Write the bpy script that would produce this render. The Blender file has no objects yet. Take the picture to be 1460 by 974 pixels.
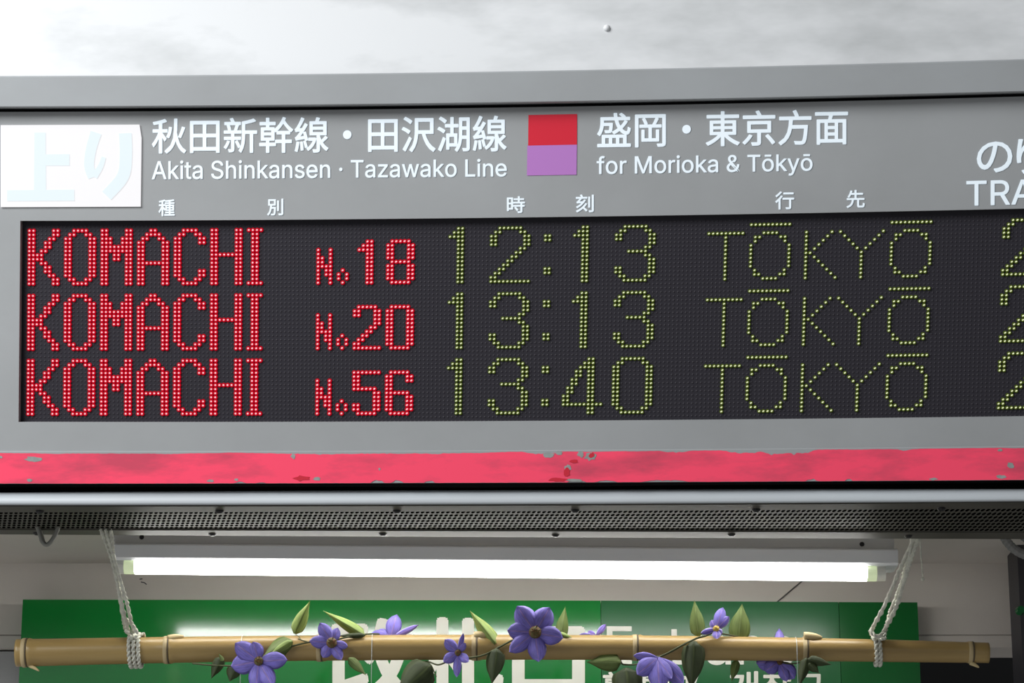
import bpy, bmesh, math, random
import numpy as np
from mathutils import Vector
from mathutils.geometry import tessellate_polygon

random.seed(7)
SC = bpy.context.scene
COL = SC.collection

# ---------------------------------------------------------------- camera
PITCH = math.radians(16.0)
FPX = 4000.0                                   # focal length in pixels of the 1460 px wide frame
CAM = Vector((0.0, 0.0, 1.6))
XA = Vector((1, 0, 0))
FA = Vector((0, math.cos(PITCH), math.sin(PITCH)))
UA = Vector((0, -math.sin(PITCH), math.cos(PITCH)))
cd = bpy.data.cameras.new('camera')
cd.sensor_width = 36.0
cd.lens = FPX / 1460.0 * 36.0
cd.clip_start = 0.05
cam = bpy.data.objects.new('camera', cd)
cam.location = CAM
cam.rotation_euler = (math.pi / 2 + PITCH, 0, 0)
COL.objects.link(cam)
SC.camera = cam

# ---------------------------------------------------------------- world, daylight, exposure
SC.view_settings.view_transform = 'Standard'
SC.view_settings.look = 'None'
SC.view_settings.gamma = 1.0
SC.view_settings.use_curve_mapping = False
SC.view_settings.exposure = 0.0
world = bpy.data.worlds.new('overcast_sky')
world.use_nodes = True
world.node_tree.nodes['Background'].inputs[0].default_value = (0.90, 0.945, 1.0, 1)
world.node_tree.nodes['Background'].inputs[1].default_value = 0.42
SC.world = world


def area_light(name, loc, target, size, power, color):
    l = bpy.data.lights.new(name, 'AREA')
    l.shape = 'RECTANGLE'
    l.size, l.size_y = size
    l.energy = power
    l.color = color
    o = bpy.data.objects.new(name, l)
    o.location = loc
    o.rotation_euler = (Vector(target) - Vector(loc)).to_track_quat('-Z', 'Y').to_euler()
    COL.objects.link(o)
    return o


# daylight coming in at the open side of the platform, high on the left
area_light('daylight_opening', (-2.5, 1.5, 4.3), (-0.25, 4.0, 2.75), (2.4, 1.6), 194.0, (0.965, 0.985, 1.0))


# ---------------------------------------------------------------- geometry helpers
def ray(px, py):
    return FA + XA * ((px - 730.0) / FPX) + UA * ((487.0 - py) / FPX)


YAW = math.radians(5.0)                        # the right end of the board stands a little nearer
BN = (-FA * math.cos(YAW) - XA * math.sin(YAW)).normalized()
B0 = CAM + FA * 4.0


def B(px, py, w=0.0):
    """point on the board plane, w metres proud of it"""
    r = ray(px, py)
    t = ((B0 + BN * w) - CAM).dot(BN) / r.dot(BN)
    return CAM + r * t


def V(px, py, y):
    """point on the vertical plane at distance y"""
    r = ray(px, py)
    return CAM + r * (y / r.y)


def curve_fn(pts, deg=2):
    xs = [p[0] for p in pts]
    ys = [p[1] for p in pts]
    c = np.polyfit(xs, ys, deg)
    d = np.polyder(c)
    lo, hi = 0.0, 1460.0

    def f(x):
        if x < lo:
            return float(np.polyval(c, lo) + np.polyval(d, lo) * (x - lo))
        if x > hi:
            return float(np.polyval(c, hi) + np.polyval(d, hi) * (x - hi))
        return float(np.polyval(c, x))
    return f


def origin(o):
    v = Vector((0, 0, 0))
    while o is not None:
        v = v + Vector(o.location)
        o = o.parent
    return v


def mesh_object(name, verts, faces, mat, parent=None, smooth=False, mat_idx=None, loc=None, uvs=None):
    """verts in world space; linked as one mesh object, origin at loc (default: parent's own origin)"""
    base = origin(parent) if parent else Vector((0, 0, 0))
    if parent is None and loc is None:
        loc = sum((Vector(v) for v in verts), Vector()) / max(1, len(verts))
    off = Vector(loc) if loc is not None else base
    me = bpy.data.meshes.new(name)
    me.from_pydata([tuple(Vector(v) - off) for v in verts], [], faces)
    mats = mat if isinstance(mat, (list, tuple)) else [mat]
    for m in mats:
        me.materials.append(m)
    if mat_idx:
        me.polygons.foreach_set('material_index', mat_idx)
    if smooth:
        me.polygons.foreach_set('use_smooth', [True] * len(me.polygons))
    if uvs:
        ul = me.uv_layers.new(name='UVMap')
        for lp in me.loops:
            ul.data[lp.index].uv = uvs[lp.vertex_index]
    me.update()
    o = bpy.data.objects.new(name, me)
    COL.objects.link(o)
    o.location = off - base
    if parent:
        o.parent = parent
    return o


def fix_normals(o):
    bm = bmesh.new()
    bm.from_mesh(o.data)
    bmesh.ops.recalc_face_normals(bm, faces=bm.faces)
    bm.to_mesh(o.data)
    bm.free()
    return o


def tag(o, label=None, cat=None, group=None, kind=None):
    if label:
        o['label'] = label
    if cat:
        o['category'] = cat
    if group:
        o['group'] = group
    if kind:
        o['kind'] = kind
    return o


def thing(name, loc, label, cat, group=None):
    o = bpy.data.objects.new(name, None)
    o.empty_display_size = 0.05
    o.location = loc
    COL.objects.link(o)
    return tag(o, label, cat, group)


class MB:
    def __init__(self):
        self.v, self.f, self.m = [], [], []

    def add(self, verts, faces, mi=0):
        n = len(self.v)
        self.v += [Vector(x) for x in verts]
        self.f += [tuple(i + n for i in f) for f in faces]
        self.m += [mi] * len(faces)

    def box(self, lo, hi, mi=0):
        x0, y0, z0 = lo
        x1, y1, z1 = hi
        self.add([(x0, y0, z0), (x1, y0, z0), (x1, y1, z0), (x0, y1, z0), (x0, y0, z1), (x1, y0, z1), (x1, y1, z1), (x0, y1, z1)],
                 [(0, 3, 2, 1), (4, 5, 6, 7), (0, 1, 5, 4), (1, 2, 6, 5), (2, 3, 7, 6), (3, 0, 4, 7)], mi)

    def tube(self, pts, rad, n=10, mi=0, caps=True):
        pts = [Vector(p) for p in pts]
        if not isinstance(rad, (list, tuple)):
            rad = [rad] * len(pts)
        base = len(self.v)
        up = Vector((0.123, 0.31, 0.94)).normalized()
        for i, p in enumerate(pts):
            t = (pts[min(i + 1, len(pts) - 1)] - pts[max(i - 1, 0)]).normalized()
            a = t.cross(up)
            if a.length < 1e-4:
                a = t.cross(Vector((1, 0, 0)))
            a.normalize()
            b = t.cross(a).normalized()
            for k in range(n):
                th = 2 * math.pi * k / n
                self.v.append(p + (a * math.cos(th) + b * math.sin(th)) * rad[i])
        for i in range(len(pts) - 1):
            for k in range(n):
                self.f.append((base + i * n + k, base + i * n + (k + 1) % n, base + (i + 1) * n + (k + 1) % n, base + (i + 1) * n + k))
                self.m.append(mi)
        if caps:
            self.f.append(tuple(base + k for k in range(n)))
            self.f.append(tuple(base + (len(pts) - 1) * n + k for k in reversed(range(n))))
            self.m += [mi, mi]

    def build(self, name, mat, parent=None, smooth=False, loc=None, fix=True):
        o = mesh_object(name, self.v, self.f, mat, parent, smooth, self.m if isinstance(mat, (list, tuple)) else None, loc)
        return fix_normals(o) if fix else o


def smooth_path(pts, n=6):
    pts = [Vector(p) for p in pts]
    out = []
    for i in range(len(pts) - 1):
        p0, p1, p2, p3 = pts[max(i - 1, 0)], pts[i], pts[i + 1], pts[min(i + 2, len(pts) - 1)]
        for k in range(n):
            t = k / n
            out.append(0.5 * ((2 * p1) + (p2 - p0) * t + (2 * p0 - 5 * p1 + 4 * p2 - p3) * t * t + (3 * p1 - p0 - 3 * p2 + p3) * t ** 3))
    out.append(pts[-1])
    return out


# ---------------------------------------------------------------- materials
def lin(r, g, b):
    f = lambda c: (c / 255 / 12.92) if c / 255 <= 0.04045 else ((c / 255 + 0.055) / 1.055) ** 2.4
    return (f(r), f(g), f(b), 1)


def material(name, color, rough=0.5, metal=0.0, noise=None, bump=None, coat=0.0, spec=0.5):
    """noise = (scale xyz, second colour, low, high); bump = (scale, strength)"""
    m = bpy.data.materials.new(name)
    m.use_nodes = True
    nt = m.node_tree
    p = nt.nodes['Principled BSDF']
    p.inputs['Base Color'].default_value = (*color[:3], 1)
    p.inputs['Roughness'].default_value = rough
    p.inputs['Metallic'].default_value = metal
    p.inputs['Coat Weight'].default_value = coat
    p.inputs['Coat Roughness'].default_value = 0.08
    p.inputs['Specular IOR Level'].default_value = spec
    geo = nt.nodes.new('ShaderNodeNewGeometry')
    if noise:
        sc, c2, lo, hi = noise
        mp = nt.nodes.new('ShaderNodeMapping')
        mp.inputs['Scale'].default_value = sc
        nt.links.new(geo.outputs['Position'], mp.inputs['Vector'])
        nz = nt.nodes.new('ShaderNodeTexNoise')
        nz.inputs['Scale'].default_value = 1.0
        nz.inputs['Detail'].default_value = 5.0
        nz.inputs['Roughness'].default_value = 0.6
        nt.links.new(mp.outputs[0], nz.inputs['Vector'])
        rp = nt.nodes.new('ShaderNodeValToRGB')
        rp.color_ramp.elements[0].position = lo
        rp.color_ramp.elements[0].color = (*color[:3], 1)
        rp.color_ramp.elements[1].position = hi
        rp.color_ramp.elements[1].color = (*c2[:3], 1)
        nt.links.new(nz.outputs[0], rp.inputs[0])
        nt.links.new(rp.outputs[0], p.inputs['Base Color'])
    if bump:
        nb = nt.nodes.new('ShaderNodeTexNoise')
        nb.inputs['Scale'].default_value = bump[0]
        nb.inputs['Detail'].default_value = 3.0
        nt.links.new(geo.outputs['Position'], nb.inputs['Vector'])
        bp = nt.nodes.new('ShaderNodeBump')
        bp.inputs['Strength'].default_value = bump[1]
        bp.inputs['Distance'].default_value = 0.002
        nt.links.new(nb.outputs[0], bp.inputs['Height'])
        nt.links.new(bp.outputs[0], p.inputs['Normal'])
    return m


def glow(name, color, strength, base=(0.02, 0.02, 0.02)):
    m = bpy.data.materials.new(name)
    m.use_nodes = True
    p = m.node_tree.nodes['Principled BSDF']
    p.inputs['Base Color'].default_value = (*base[:3], 1)
    p.inputs['Roughness'].default_value = 0.4
    p.inputs['Specular IOR Level'].default_value = 0.1
    p.inputs['Emission Color'].default_value = (*color[:3], 1)
    p.inputs['Emission Strength'].default_value = strength
    return m


def leafy(name, edge, mid, rib, rough=0.5, veins=0.0, translucent=0.25):
    """u across (0..1, rib at 0.5), v from base to tip"""
    m = bpy.data.materials.new(name)
    m.use_nodes = True
    nt = m.node_tree
    p = nt.nodes['Principled BSDF']
    p.inputs['Roughness'].default_value = rough
    uv = nt.nodes.new('ShaderNodeUVMap')
    sx = nt.nodes.new('ShaderNodeSeparateXYZ')
    nt.links.new(uv.outputs[0], sx.inputs[0])
    a = nt.nodes.new('ShaderNodeMath'); a.operation = 'SUBTRACT'; a.inputs[1].default_value = 0.5
    nt.links.new(sx.outputs[0], a.inputs[0])
    b = nt.nodes.new('ShaderNodeMath'); b.operation = 'ABSOLUTE'
    nt.links.new(a.outputs[0], b.inputs[0])
    rp = nt.nodes.new('ShaderNodeValToRGB')
    e = rp.color_ramp.elements
    e[0].position = 0.0; e[0].color = (*rib[:3], 1)
    e[1].position = 0.5; e[1].color = (*edge[:3], 1)
    n1 = e.new(0.06); n1.color = (*mid[:3], 1)
    n2 = e.new(0.30); n2.color = (*mid[:3], 1)
    nt.links.new(b.outputs[0], rp.inputs[0])
    nz = nt.nodes.new('ShaderNodeTexNoise')
    nz.inputs['Scale'].default_value = 1.0
    mp = nt.nodes.new('ShaderNodeMapping')
    mp.inputs['Scale'].default_value = (14, 3, 1)
    nt.links.new(uv.outputs[0], mp.inputs[0])
    nt.links.new(mp.outputs[0], nz.inputs['Vector'])
    mx = nt.nodes.new('ShaderNodeMix'); mx.data_type = 'RGBA'; mx.blend_type = 'MULTIPLY'
    mx.inputs[0].default_value = 0.55
    nt.links.new(rp.outputs[0], mx.inputs[6])
    r2 = nt.nodes.new('ShaderNodeValToRGB')
    r2.color_ramp.elements[0].position = 0.35; r2.color_ramp.elements[0].color = (0.5, 0.5, 0.5, 1)
    r2.color_ramp.elements[1].position = 0.65; r2.color_ramp.elements[1].color = (1.2, 1.2, 1.2, 1)
    nt.links.new(nz.outputs[0], r2.inputs[0])
    nt.links.new(r2.outputs[0], mx.inputs[7])
    nt.links.new(mx.outputs[2], p.inputs['Base Color'])
    tr = nt.nodes.new('ShaderNodeBsdfTranslucent')
    nt.links.new(mx.outputs[2], tr.inputs['Color'])
    ms = nt.nodes.new('ShaderNodeMixShader')
    ms.inputs[0].default_value = translucent
    nt.links.new(p.outputs[0], ms.inputs[1])
    nt.links.new(tr.outputs[0], ms.inputs[2])
    nt.links.new(ms.outputs[0], nt.nodes['Material Output'].inputs['Surface'])
    return m


M = {}
M['fascia'] = material('painted_white_fascia', (0.70, 0.705, 0.71), 0.6, noise=((3.2, 3, 8.5), (0.46, 0.47, 0.47), 0.47, 0.76))
M['grey'] = material('grey_painted_steel', (0.325, 0.338, 0.346), 0.42, noise=((5, 5, 7), (0.29, 0.298, 0.302), 0.35, 0.75), bump=(900, 0.05))
M['grey_face'] = material('grey_printed_acrylic', (0.325, 0.333, 0.337), 0.42, noise=((4, 4, 5), (0.285, 0.292, 0.294), 0.35, 0.75), bump=(900, 0.05))
M['rail'] = material('pale_aluminium_rail', (0.44, 0.47, 0.49), 0.45, noise=((3, 3, 60), (0.40, 0.42, 0.44), 0.4, 0.7))
M['black'] = material('black_gap_fill', (0.006, 0.006, 0.007), 0.7, spec=0.2)  # near-black for the gap strips; under the top frame it is painted shade
M['cavity'] = material('black_hole_shade', (0.002, 0.002, 0.002), 0.9, spec=0.0)  # shade inside the grille holes, put in as black
M['tape'] = material('red_reflective_tape', (0.95, 0.062, 0.135), 0.45, noise=((7, 7, 24), (0.58, 0.055, 0.105), 0.45, 0.66))
M['tape_bare'] = material('bare_steel_under_tape', (0.30, 0.32, 0.31), 0.5, noise=((60, 60, 60), (0.20, 0.22, 0.2), 0.4, 0.7))
M['tape_dark'] = material('torn_dark_red_tape', (0.55, 0.01, 0.03), 0.5)
M['screen'] = material('led_screen_black', (0.027, 0.025, 0.031), 0.5, spec=0.12)
M['unlit'] = material('unlit_led_lens', (0.027, 0.024, 0.030), 0.5, spec=0.12)
M['led_red_halo'] = glow('red_led_halo', (0.47, 0.0, 0.010), 1.0, (0.03, 0.0, 0.0))  # halo around each red dot, given its own emission
M['led_red_core'] = glow('red_led_die', (1.0, 0.50, 0.55), 1.08)
M['led_green_halo'] = glow('yellow_green_led_halo', (0.044, 0.062, 0.006), 1.0, (0.02, 0.03, 0.0))  # halo around each yellow-green dot, as weak emission
M['led_green_core'] = glow('yellow_green_led_die', (0.72, 0.76, 0.48), 1.05)
M['letters'] = glow('backlit_white_letters', (0.28, 0.36, 0.42), 1.0, (0.6, 0.6, 0.6))
M['up_panel'] = glow('backlit_white_panel', (0.62, 0.605, 0.62), 1.0, (0.3, 0.3, 0.3))
M['up_letters'] = glow('backlit_pale_blue_letters', (0.49, 0.585, 0.62), 1.0, (0.3, 0.3, 0.3))
M['red_block'] = material('signal_red_print', lin(206, 12, 44), 0.5)
M['purple_block'] = material('lilac_print', lin(176, 116, 188), 0.5)
M['grille'] = material('olive_grey_perforated_steel', (0.085, 0.080, 0.064), 0.6, noise=((7, 7, 7), (0.055, 0.053, 0.042), 0.4, 0.7))
M['screw'] = material('dark_screw_head', (0.03, 0.03, 0.03), 0.45, metal=0.6)
M['ceiling'] = material('cream_ceiling_panel', (0.60, 0.555, 0.505), 0.7, noise=((6, 6, 6), (0.56, 0.515, 0.47), 0.4, 0.7), bump=(500, 0.08))
M['bulkhead'] = material('cream_wall_panel', (0.60, 0.555, 0.505), 0.7, noise=((6, 6, 6), (0.56, 0.515, 0.47), 0.4, 0.7), bump=(500, 0.08))
M['wall_grey'] = material('grey_wall_panel', (0.42, 0.41, 0.41), 0.7, bump=(300, 0.08))
M['light_blocker'] = material('dull_light_blocker', (0.20, 0.20, 0.20), 0.8)  # for the unseen light blockers on the right and overhead
M['dark'] = material('dark_interior', (0.012, 0.012, 0.013), 0.8)  # darkness of the unlit room put into the wall and ceiling colour
M['post'] = material('dark_steel_post', (0.03, 0.028, 0.034), 0.5)
M['floor'] = material('platform_concrete', (0.55, 0.535, 0.51), 0.8, noise=((3, 3, 3), (0.48, 0.47, 0.45), 0.4, 0.7))
M['green'] = material('glossy_green_sign', lin(20, 122, 50), 0.13, coat=0.6)
M['green_mid'] = material('faded_green_sign', lin(34, 100, 56), 0.22, spec=0.35)
M['green_dark'] = material('deep_green_sign', lin(18, 92, 40), 0.22, spec=0.35)
M['sign_white'] = material('cream_white_sign_letters', (0.80, 0.80, 0.70), 0.4)
M['lamp_box'] = material('grey_lamp_housing', (0.62, 0.62, 0.60), 0.5)
M['lamp_reflector'] = material('white_lamp_reflector', (0.84, 0.86, 0.88), 0.4, noise=((3, 3, 3), (0.78, 0.8, 0.82), 0.4, 0.7))
M['tube'] = glow('fluorescent_tube', (1.0, 0.985, 0.95), 17.0, (0.9, 0.9, 0.9))
M['tube_end'] = material('pale_lamp_socket', (0.82, 0.82, 0.76), 0.4)
M['tube_ring'] = glow('greenish_tube_end', (0.36, 0.42, 0.25), 1.0, (0.5, 0.55, 0.42))
M['bamboo'] = material('dried_bamboo', (0.41, 0.28, 0.10), 0.34, noise=((4, 40, 40), (0.32, 0.21, 0.073), 0.35, 0.7), bump=(160, 0.12))
M['node'] = material('dark_bamboo_joint', (0.10, 0.075, 0.04), 0.6)
M['node_ring'] = material('grey_bamboo_bloom', (0.50, 0.39, 0.21), 0.6)
M['stub'] = material('cut_bamboo_branch', (0.62, 0.49, 0.25), 0.5)
M['rope'] = material('off_white_cotton_rope', (0.74, 0.74, 0.63), 0.85, noise=((90, 90, 160), (0.55, 0.54, 0.47), 0.4, 0.65), bump=(700, 0.5))
M['petal'] = leafy('violet_petal', lin(120, 108, 192), lin(134, 122, 212), lin(168, 138, 205), 0.55, translucent=0.15)
M['petal_pale'] = leafy('pale_lilac_petal', lin(190, 180, 226), lin(128, 112, 206), lin(200, 170, 226), 0.55, translucent=0.2)
M['leaf'] = leafy('green_fabric_leaf', lin(104, 124, 62), lin(112, 130, 68), lin(150, 168, 104), 0.6)
M['leaf_bright'] = leafy('yellow_green_leaf', lin(170, 190, 112), lin(150, 172, 92), lin(108, 128, 56), 0.55)
M['leaf_dark'] = leafy('dark_green_leaf', lin(70, 82, 44), lin(62, 74, 40), lin(92, 104, 60), 0.6)
M['stem'] = material('green_vine_stem', lin(72, 78, 42), 0.6)
M['stamen'] = material('olive_flower_centre', lin(96, 92, 50), 0.7, noise=((260, 260, 260), lin(120, 74, 40), 0.45, 0.6))
M['pollen'] = material('yellow_flower_centre', lin(196, 170, 80), 0.7)
M['nylon'] = material('clear_nylon_line', (0.55, 0.58, 0.55), 0.3)
M['conduit'] = material('grey_ribbed_conduit', (0.24, 0.24, 0.235), 0.5)
M['wire'] = material('grey_bell_wire', (0.26, 0.26, 0.23), 0.6)
M['streak'] = material('thin_brown_grey_streak', (0.10, 0.095, 0.085), 0.6)

# ---------------------------------------------------------------- board edges, measured along the board
XL, XR = -160.0, 1760.0
XS = [XL + (XR - XL) * i / 32 for i in range(33)]
f_top = curve_fn([(0, 108.5), (490, 104.3), (970, 97.6), (1460, 84)])
f_frame_bot = curve_fn([(0, 153.4), (400, 150.6), (800, 145.8), (1240, 137.3), (1460, 130.8)])
f_face_top = lambda x: f_frame_bot(x) + 6.4
f_led_top = curve_fn([(30, 315), (400, 313), (700, 310.7), (1000, 306.3), (1380, 299.3), (1460, 297.2)])
f_led_bot = curve_fn([(27, 602), (400, 601), (700, 600.6), (950, 599.5), (1160, 597.5), (1345, 595), (1460, 593.4)])
f_red_top = curve_fn([(0, 644), (400, 644.2), (800, 642.6), (1100, 640.2), (1460, 637)])
f_red_bot = curve_fn([(0, 690), (400, 689.3), (800, 688.4), (1160, 686.6), (1460, 684.6)])
f_rail_top = lambda x: f_red_bot(x) + 10.5
f_rail_bot = curve_fn([(0, 720.5), (400, 719.8), (760, 719.0), (1160, 717.3), (1460, 714.8)])
f_under_rear = curve_fn([(0, 760), (400, 761.6), (800, 764.4), (1160, 765.7), (1460, 766.3)])
LED_L, LED_R = 29.0, 1700.0

# ---------------------------------------------------------------- the setting
# white fascia the board hangs on
mb = MB()
FW = -0.165
pts = []
for x in (-900, 2300):
    for yy in (-700, 640):
        p = B(x, yy, FW)
        pts += [p, p - BN * 0.08]
mb.add(pts, [(0, 2, 6, 4), (1, 5, 7, 3), (0, 1, 3, 2), (4, 6, 7, 5), (0, 4, 5, 1), (2, 3, 7, 6)])
fascia = tag(mb.build('wall_front', M['fascia']), 'dirty white fascia above the departure board', kind='structure')
mb = MB()
c = B(865.5, 40, FW)
mb.add([c + (XA * math.cos(k) * r + UA * math.sin(k) * r) + BN * h for r, h in ((0.0055, 0.0), (0.004, 0.003)) for k in [i * math.pi / 4 for i in range(8)]] + [c + BN * 0.004],
       [(i, (i + 1) % 8, 8 + (i + 1) % 8, 8 + i) for i in range(8)] + [(8 + i, 8 + (i + 1) % 8, 16) for i in range(8)])
mb.build('rivet', M['fascia'], fascia, smooth=True)

ZC = 2.534
YW = 4.60
mb = MB(); mb.box((-3.2, 4.125, ZC), (3.2, YW + 0.2, ZC + 0.06))
tag(mb.build('ceiling', M['ceiling']), kind='structure')
# cream bulkhead wall behind the green sign, with a joint groove near its foot on the right
zb = V(730, 923.5, YW).z
zj = V(1380, 906.0, YW).z
mb = MB()
mb.box((-3.2, YW, zj + 0.0012), (3.2, YW + 0.1, ZC))
mb.box((-3.2, YW, zb), (3.2, YW + 0.1, zj - 0.0012))
mb.box((-3.2, YW + 0.004, zj - 0.0012), (3.2, YW + 0.1, zj + 0.0012))
tag(mb.build('wall_back', M['bulkhead']), kind='structure')
wb = bpy.data.objects['wall_back']
for pts in (((199, 826), (203, 825.5)), ((201, 830), (206, 831), (209, 833.5)), ((197, 765), (197.5, 766))):
    mb = MB(); mb.tube([V(x, y, YW - 0.001) for x, y in pts], 0.0009, 5)
    mb.build('scratch', M['post'], wb)
mb = MB(); mb.box((-3.2, YW + 0.02, 0.0), (V(33, 940, YW).x, YW + 0.1, zb - 0.003))
tag(mb.build('wall_left', M['wall_grey']), kind='structure')
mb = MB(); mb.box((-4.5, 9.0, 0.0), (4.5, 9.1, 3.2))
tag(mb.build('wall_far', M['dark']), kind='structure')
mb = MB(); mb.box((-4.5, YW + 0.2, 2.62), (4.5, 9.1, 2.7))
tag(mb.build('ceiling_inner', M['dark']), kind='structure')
mb = MB(); mb.box((2.7, -4, 0.0), (2.85, 4.05, 5.2))  # unseen slab added to keep skylight off the right side
tag(mb.build('right_blocker', M['light_blocker']), kind='structure')
mb = MB(); mb.box((-1.4, -4, 5.2), (2.85, 4.6, 5.35))  # unseen roof added to cut the ambient light from above
tag(mb.build('overhead_blocker', M['light_blocker']), kind='structure')
mb = MB(); mb.box((-6, -4, -0.1), (6, 9.1, 0.0))
tag(mb.build('floor', M['floor']), kind='structure')
px0 = V(1453.5, 850, 4.45).x
mb = MB(); mb.box((px0, 4.45, 0.0), (px0 + 0.09, 4.54, ZC))
post = tag(mb.build('trim_1', M['post']), kind='structure')
c = V(1450.5, 871, 4.45)
mb = MB(); mb.tube([c + Vector((0.004, 0, 0)), c + Vector((0.004, -0.012, 0))], [0.008, 0.006], 10)
tag(mb.build('green_button', M['green_mid'], post), 'small green button on the dark post')

# ---------------------------------------------------------------- departure board
board = thing('departure_board', B(730, 721, -0.06),
              'long grey station departure board with red and yellow-green LED train times', 'sign')


def profile(name, ring, mat, parent=board, xs=XS, smooth=False):
    """ring = [(y(x), w, back)]: a closed cross-section swept along the board"""
    mb = MB()
    n = len(ring)
    for x in xs:
        for fy, w, back in ring:
            mb.v.append(B(x, fy(x), w) - BN * back)
    for i in range(len(xs) - 1):
        for k in range(n):
            mb.f.append((i * n + k, i * n + (k + 1) % n, (i + 1) * n + (k + 1) % n, (i + 1) * n + k))
    mb.f.append(tuple(range(n)))
    mb.f.append(tuple((len(xs) - 1) * n + k for k in reversed(range(n))))
    return mb.build(name, mat, parent, smooth)


def bar(name, f0, f1, w, depth, mat, bev=0.0, **kw):
    if bev:
        b = bev
        ring = [(f0, w - b, 0), (lambda x: f0(x) + b * 1000, w, 0), (lambda x: f1(x) - b * 1000, w, 0), (f1, w - b, 0),
                (f1, w - b, depth), (f0, w - b, depth)]
    else:
        ring = [(f0, w, 0), (f1, w, 0), (f1, w, depth), (f0, w, depth)]
    return profile(name, ring, mat, **kw)


bar('top_frame', f_top, f_frame_bot, 0.022, 0.16, M['grey'], bev=0.0016)
bar('top_shadow_gap', f_frame_bot, lambda x: f_face_top(x) + 3, -0.012, 0.02, M['black'])  # shadow gap below the frame, its shade painted as a black strip
# face: one sheet with a window for the LED screen
mb = MB()
cols = [XL, LED_L] + [x for x in XS if x > LED_L + 5 and x < LED_R] + [LED_R, XR]
D = 0.012
front, idx = [], {}
for i, x in enumerate(cols):
    xb = x - 2.6 if i == 1 else x
    for j, (fy, xx) in enumerate(((f_face_top, x), (f_led_top, x), (f_led_bot, xb), (f_red_top, xb))):
        p = B(xx, fy(xx), 0.0)
        idx[i, j, 0] = len(front); front.append(p)
        idx[i, j, 1] = len(front); front.append(p - BN * D)
faces = []
nc = len(cols)
for i in range(nc - 1):
    for j in range(3):
        if j == 1 and 1 <= i < nc - 2:
            continue
        for s in (0, 1):
            q = (idx[i, j, s], idx[i + 1, j, s], idx[i + 1, j + 1, s], idx[i, j + 1, s])
            faces.append(q if s == 0 else q[::-1])
for i in range(nc - 1):
    for j in (0, 3):
        faces.append((idx[i, j, 0], idx[i + 1, j, 0], idx[i + 1, j, 1], idx[i, j, 1]))
    if 1 <= i < nc - 2:
        for j in (1, 2):
            faces.append((idx[i, j, 0], idx[i + 1, j, 0], idx[i + 1, j, 1], idx[i, j, 1]))
for i in (1, nc - 2):
    faces.append((idx[i, 1, 0], idx[i, 2, 0], idx[i, 2, 1], idx[i, 1, 1]))
for i in (0, nc - 1):
    for j in range(3):
        faces.append((idx[i, j, 0], idx[i, j + 1, 0], idx[i, j + 1, 1], idx[i, j, 1]))
mb.add(front, faces)
face = mb.build('face_panel', M['grey_face'], board)
# band that carries the tape, stepped out a little so a fine joint shows above it
bar('tape_band', lambda x: f_red_top(x) - 0.6, f_red_bot, 0.004, 0.03, M['grey'], bev=0.0008)
bar('lower_gap', f_red_bot, lambda x: f_rail_top(x) + 2, -0.022, 0.02, M['black'])  # black strip filling the gap below the tape band
profile('bottom_rail', [(f_rail_top, -0.020, 0), (lambda x: f_rail_top(x) + 4, -0.009, 0), (lambda x: f_rail_top(x) + 10, -0.003, 0), (lambda x: f_rail_bot(x) - 4, 0.0, 0),
                        (f_rail_bot, -0.001, 0), (f_rail_bot, -0.001, 0.02), (f_rail_top, -0.020, 0.01)], M['rail'], smooth=True)

# underside: plane through the rail's lower edge, running level towards the back
L0, L1 = B(0, f_rail_bot(0), -0.002), B(1460, f_rail_bot(1460), -0.002)
GN = (L1 - L0).cross(Vector((0, 1, 0))).normalized()


def G(px, py, up=0.0):
    r = ray(px, py)
    t = (L0 - CAM).dot(GN) / r.dot(GN)
    return CAM + r * t + Vector((0, 0, up))


f_holes_top = curve_fn([(0, 731.6), (675, 730.4), (1275, 727.9), (1460, 727.0)])
f_holes_h = curve_fn([(0, 20.5), (675, 23.0), (1275, 27.5), (1460, 28.5)])
HS = [0, .2, .375, .545, .705, .855, 1.0]


def hole_px(c, s):
    xt = -190 + 7.08 * c + 0.00055 * c * c
    y0 = f_holes_top(xt)
    y = y0 + f_holes_h(xt) * s
    return xt - (y - y0) * (xt + 230) / 1520.0, y


NCOL = 272
mb = MB()
for cidx in range(NCOL):
    for r in range(7):
        sp = lambda a, b: 0.5 * (a + b)
        s0 = HS[r] - 0.1 if r == 0 else sp(HS[r - 1], HS[r])
        s1 = HS[r] + 0.075 if r == 6 else sp(HS[r], HS[r + 1])
        sm = HS[r]
        ring = [(-.5, s0), (0, s0), (.5, s0), (.5, sm), (.5, s1), (0, s1), (-.5, s1), (-.5, sm)]
        outer = [G(*hole_px(cidx + a, b)) for a, b in ring]
        cx, cy = hole_px(cidx, sm)
        ry = (s1 - s0) * f_holes_h(cx) * 0.41
        inner = []
        for a, b in ring:
            n = math.hypot(a * 2, (b - sm) / max(1e-6, abs((b - sm))) if abs(b - sm) > 1e-6 else 0)
            ux = (a * 2) / n
            uy = (0 if abs(b - sm) < 1e-6 else math.copysign(1, b - sm)) / n
            lean = -(cx + 230) / 1520.0
            inner.append(G(cx + ux * 2.65 + uy * ry * lean, cy + uy * ry))
        wall = [p + Vector((0, 0, 0.0025)) for p in inner]
        fs = []
        for k in range(8):
            k2 = (k + 1) % 8
            fs.append((k, k2, 8 + k2, 8 + k))
            fs.append((8 + k, 8 + k2, 16 + k2, 16 + k))
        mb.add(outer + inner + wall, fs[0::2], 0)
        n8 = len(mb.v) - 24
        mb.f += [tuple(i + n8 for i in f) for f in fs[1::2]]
        mb.m += [1] * 8  # hole walls blackened to carry the shade inside
grille = mb.build('perforated_grille', [M['grille'], M['cavity']], board, fix=False)


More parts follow.
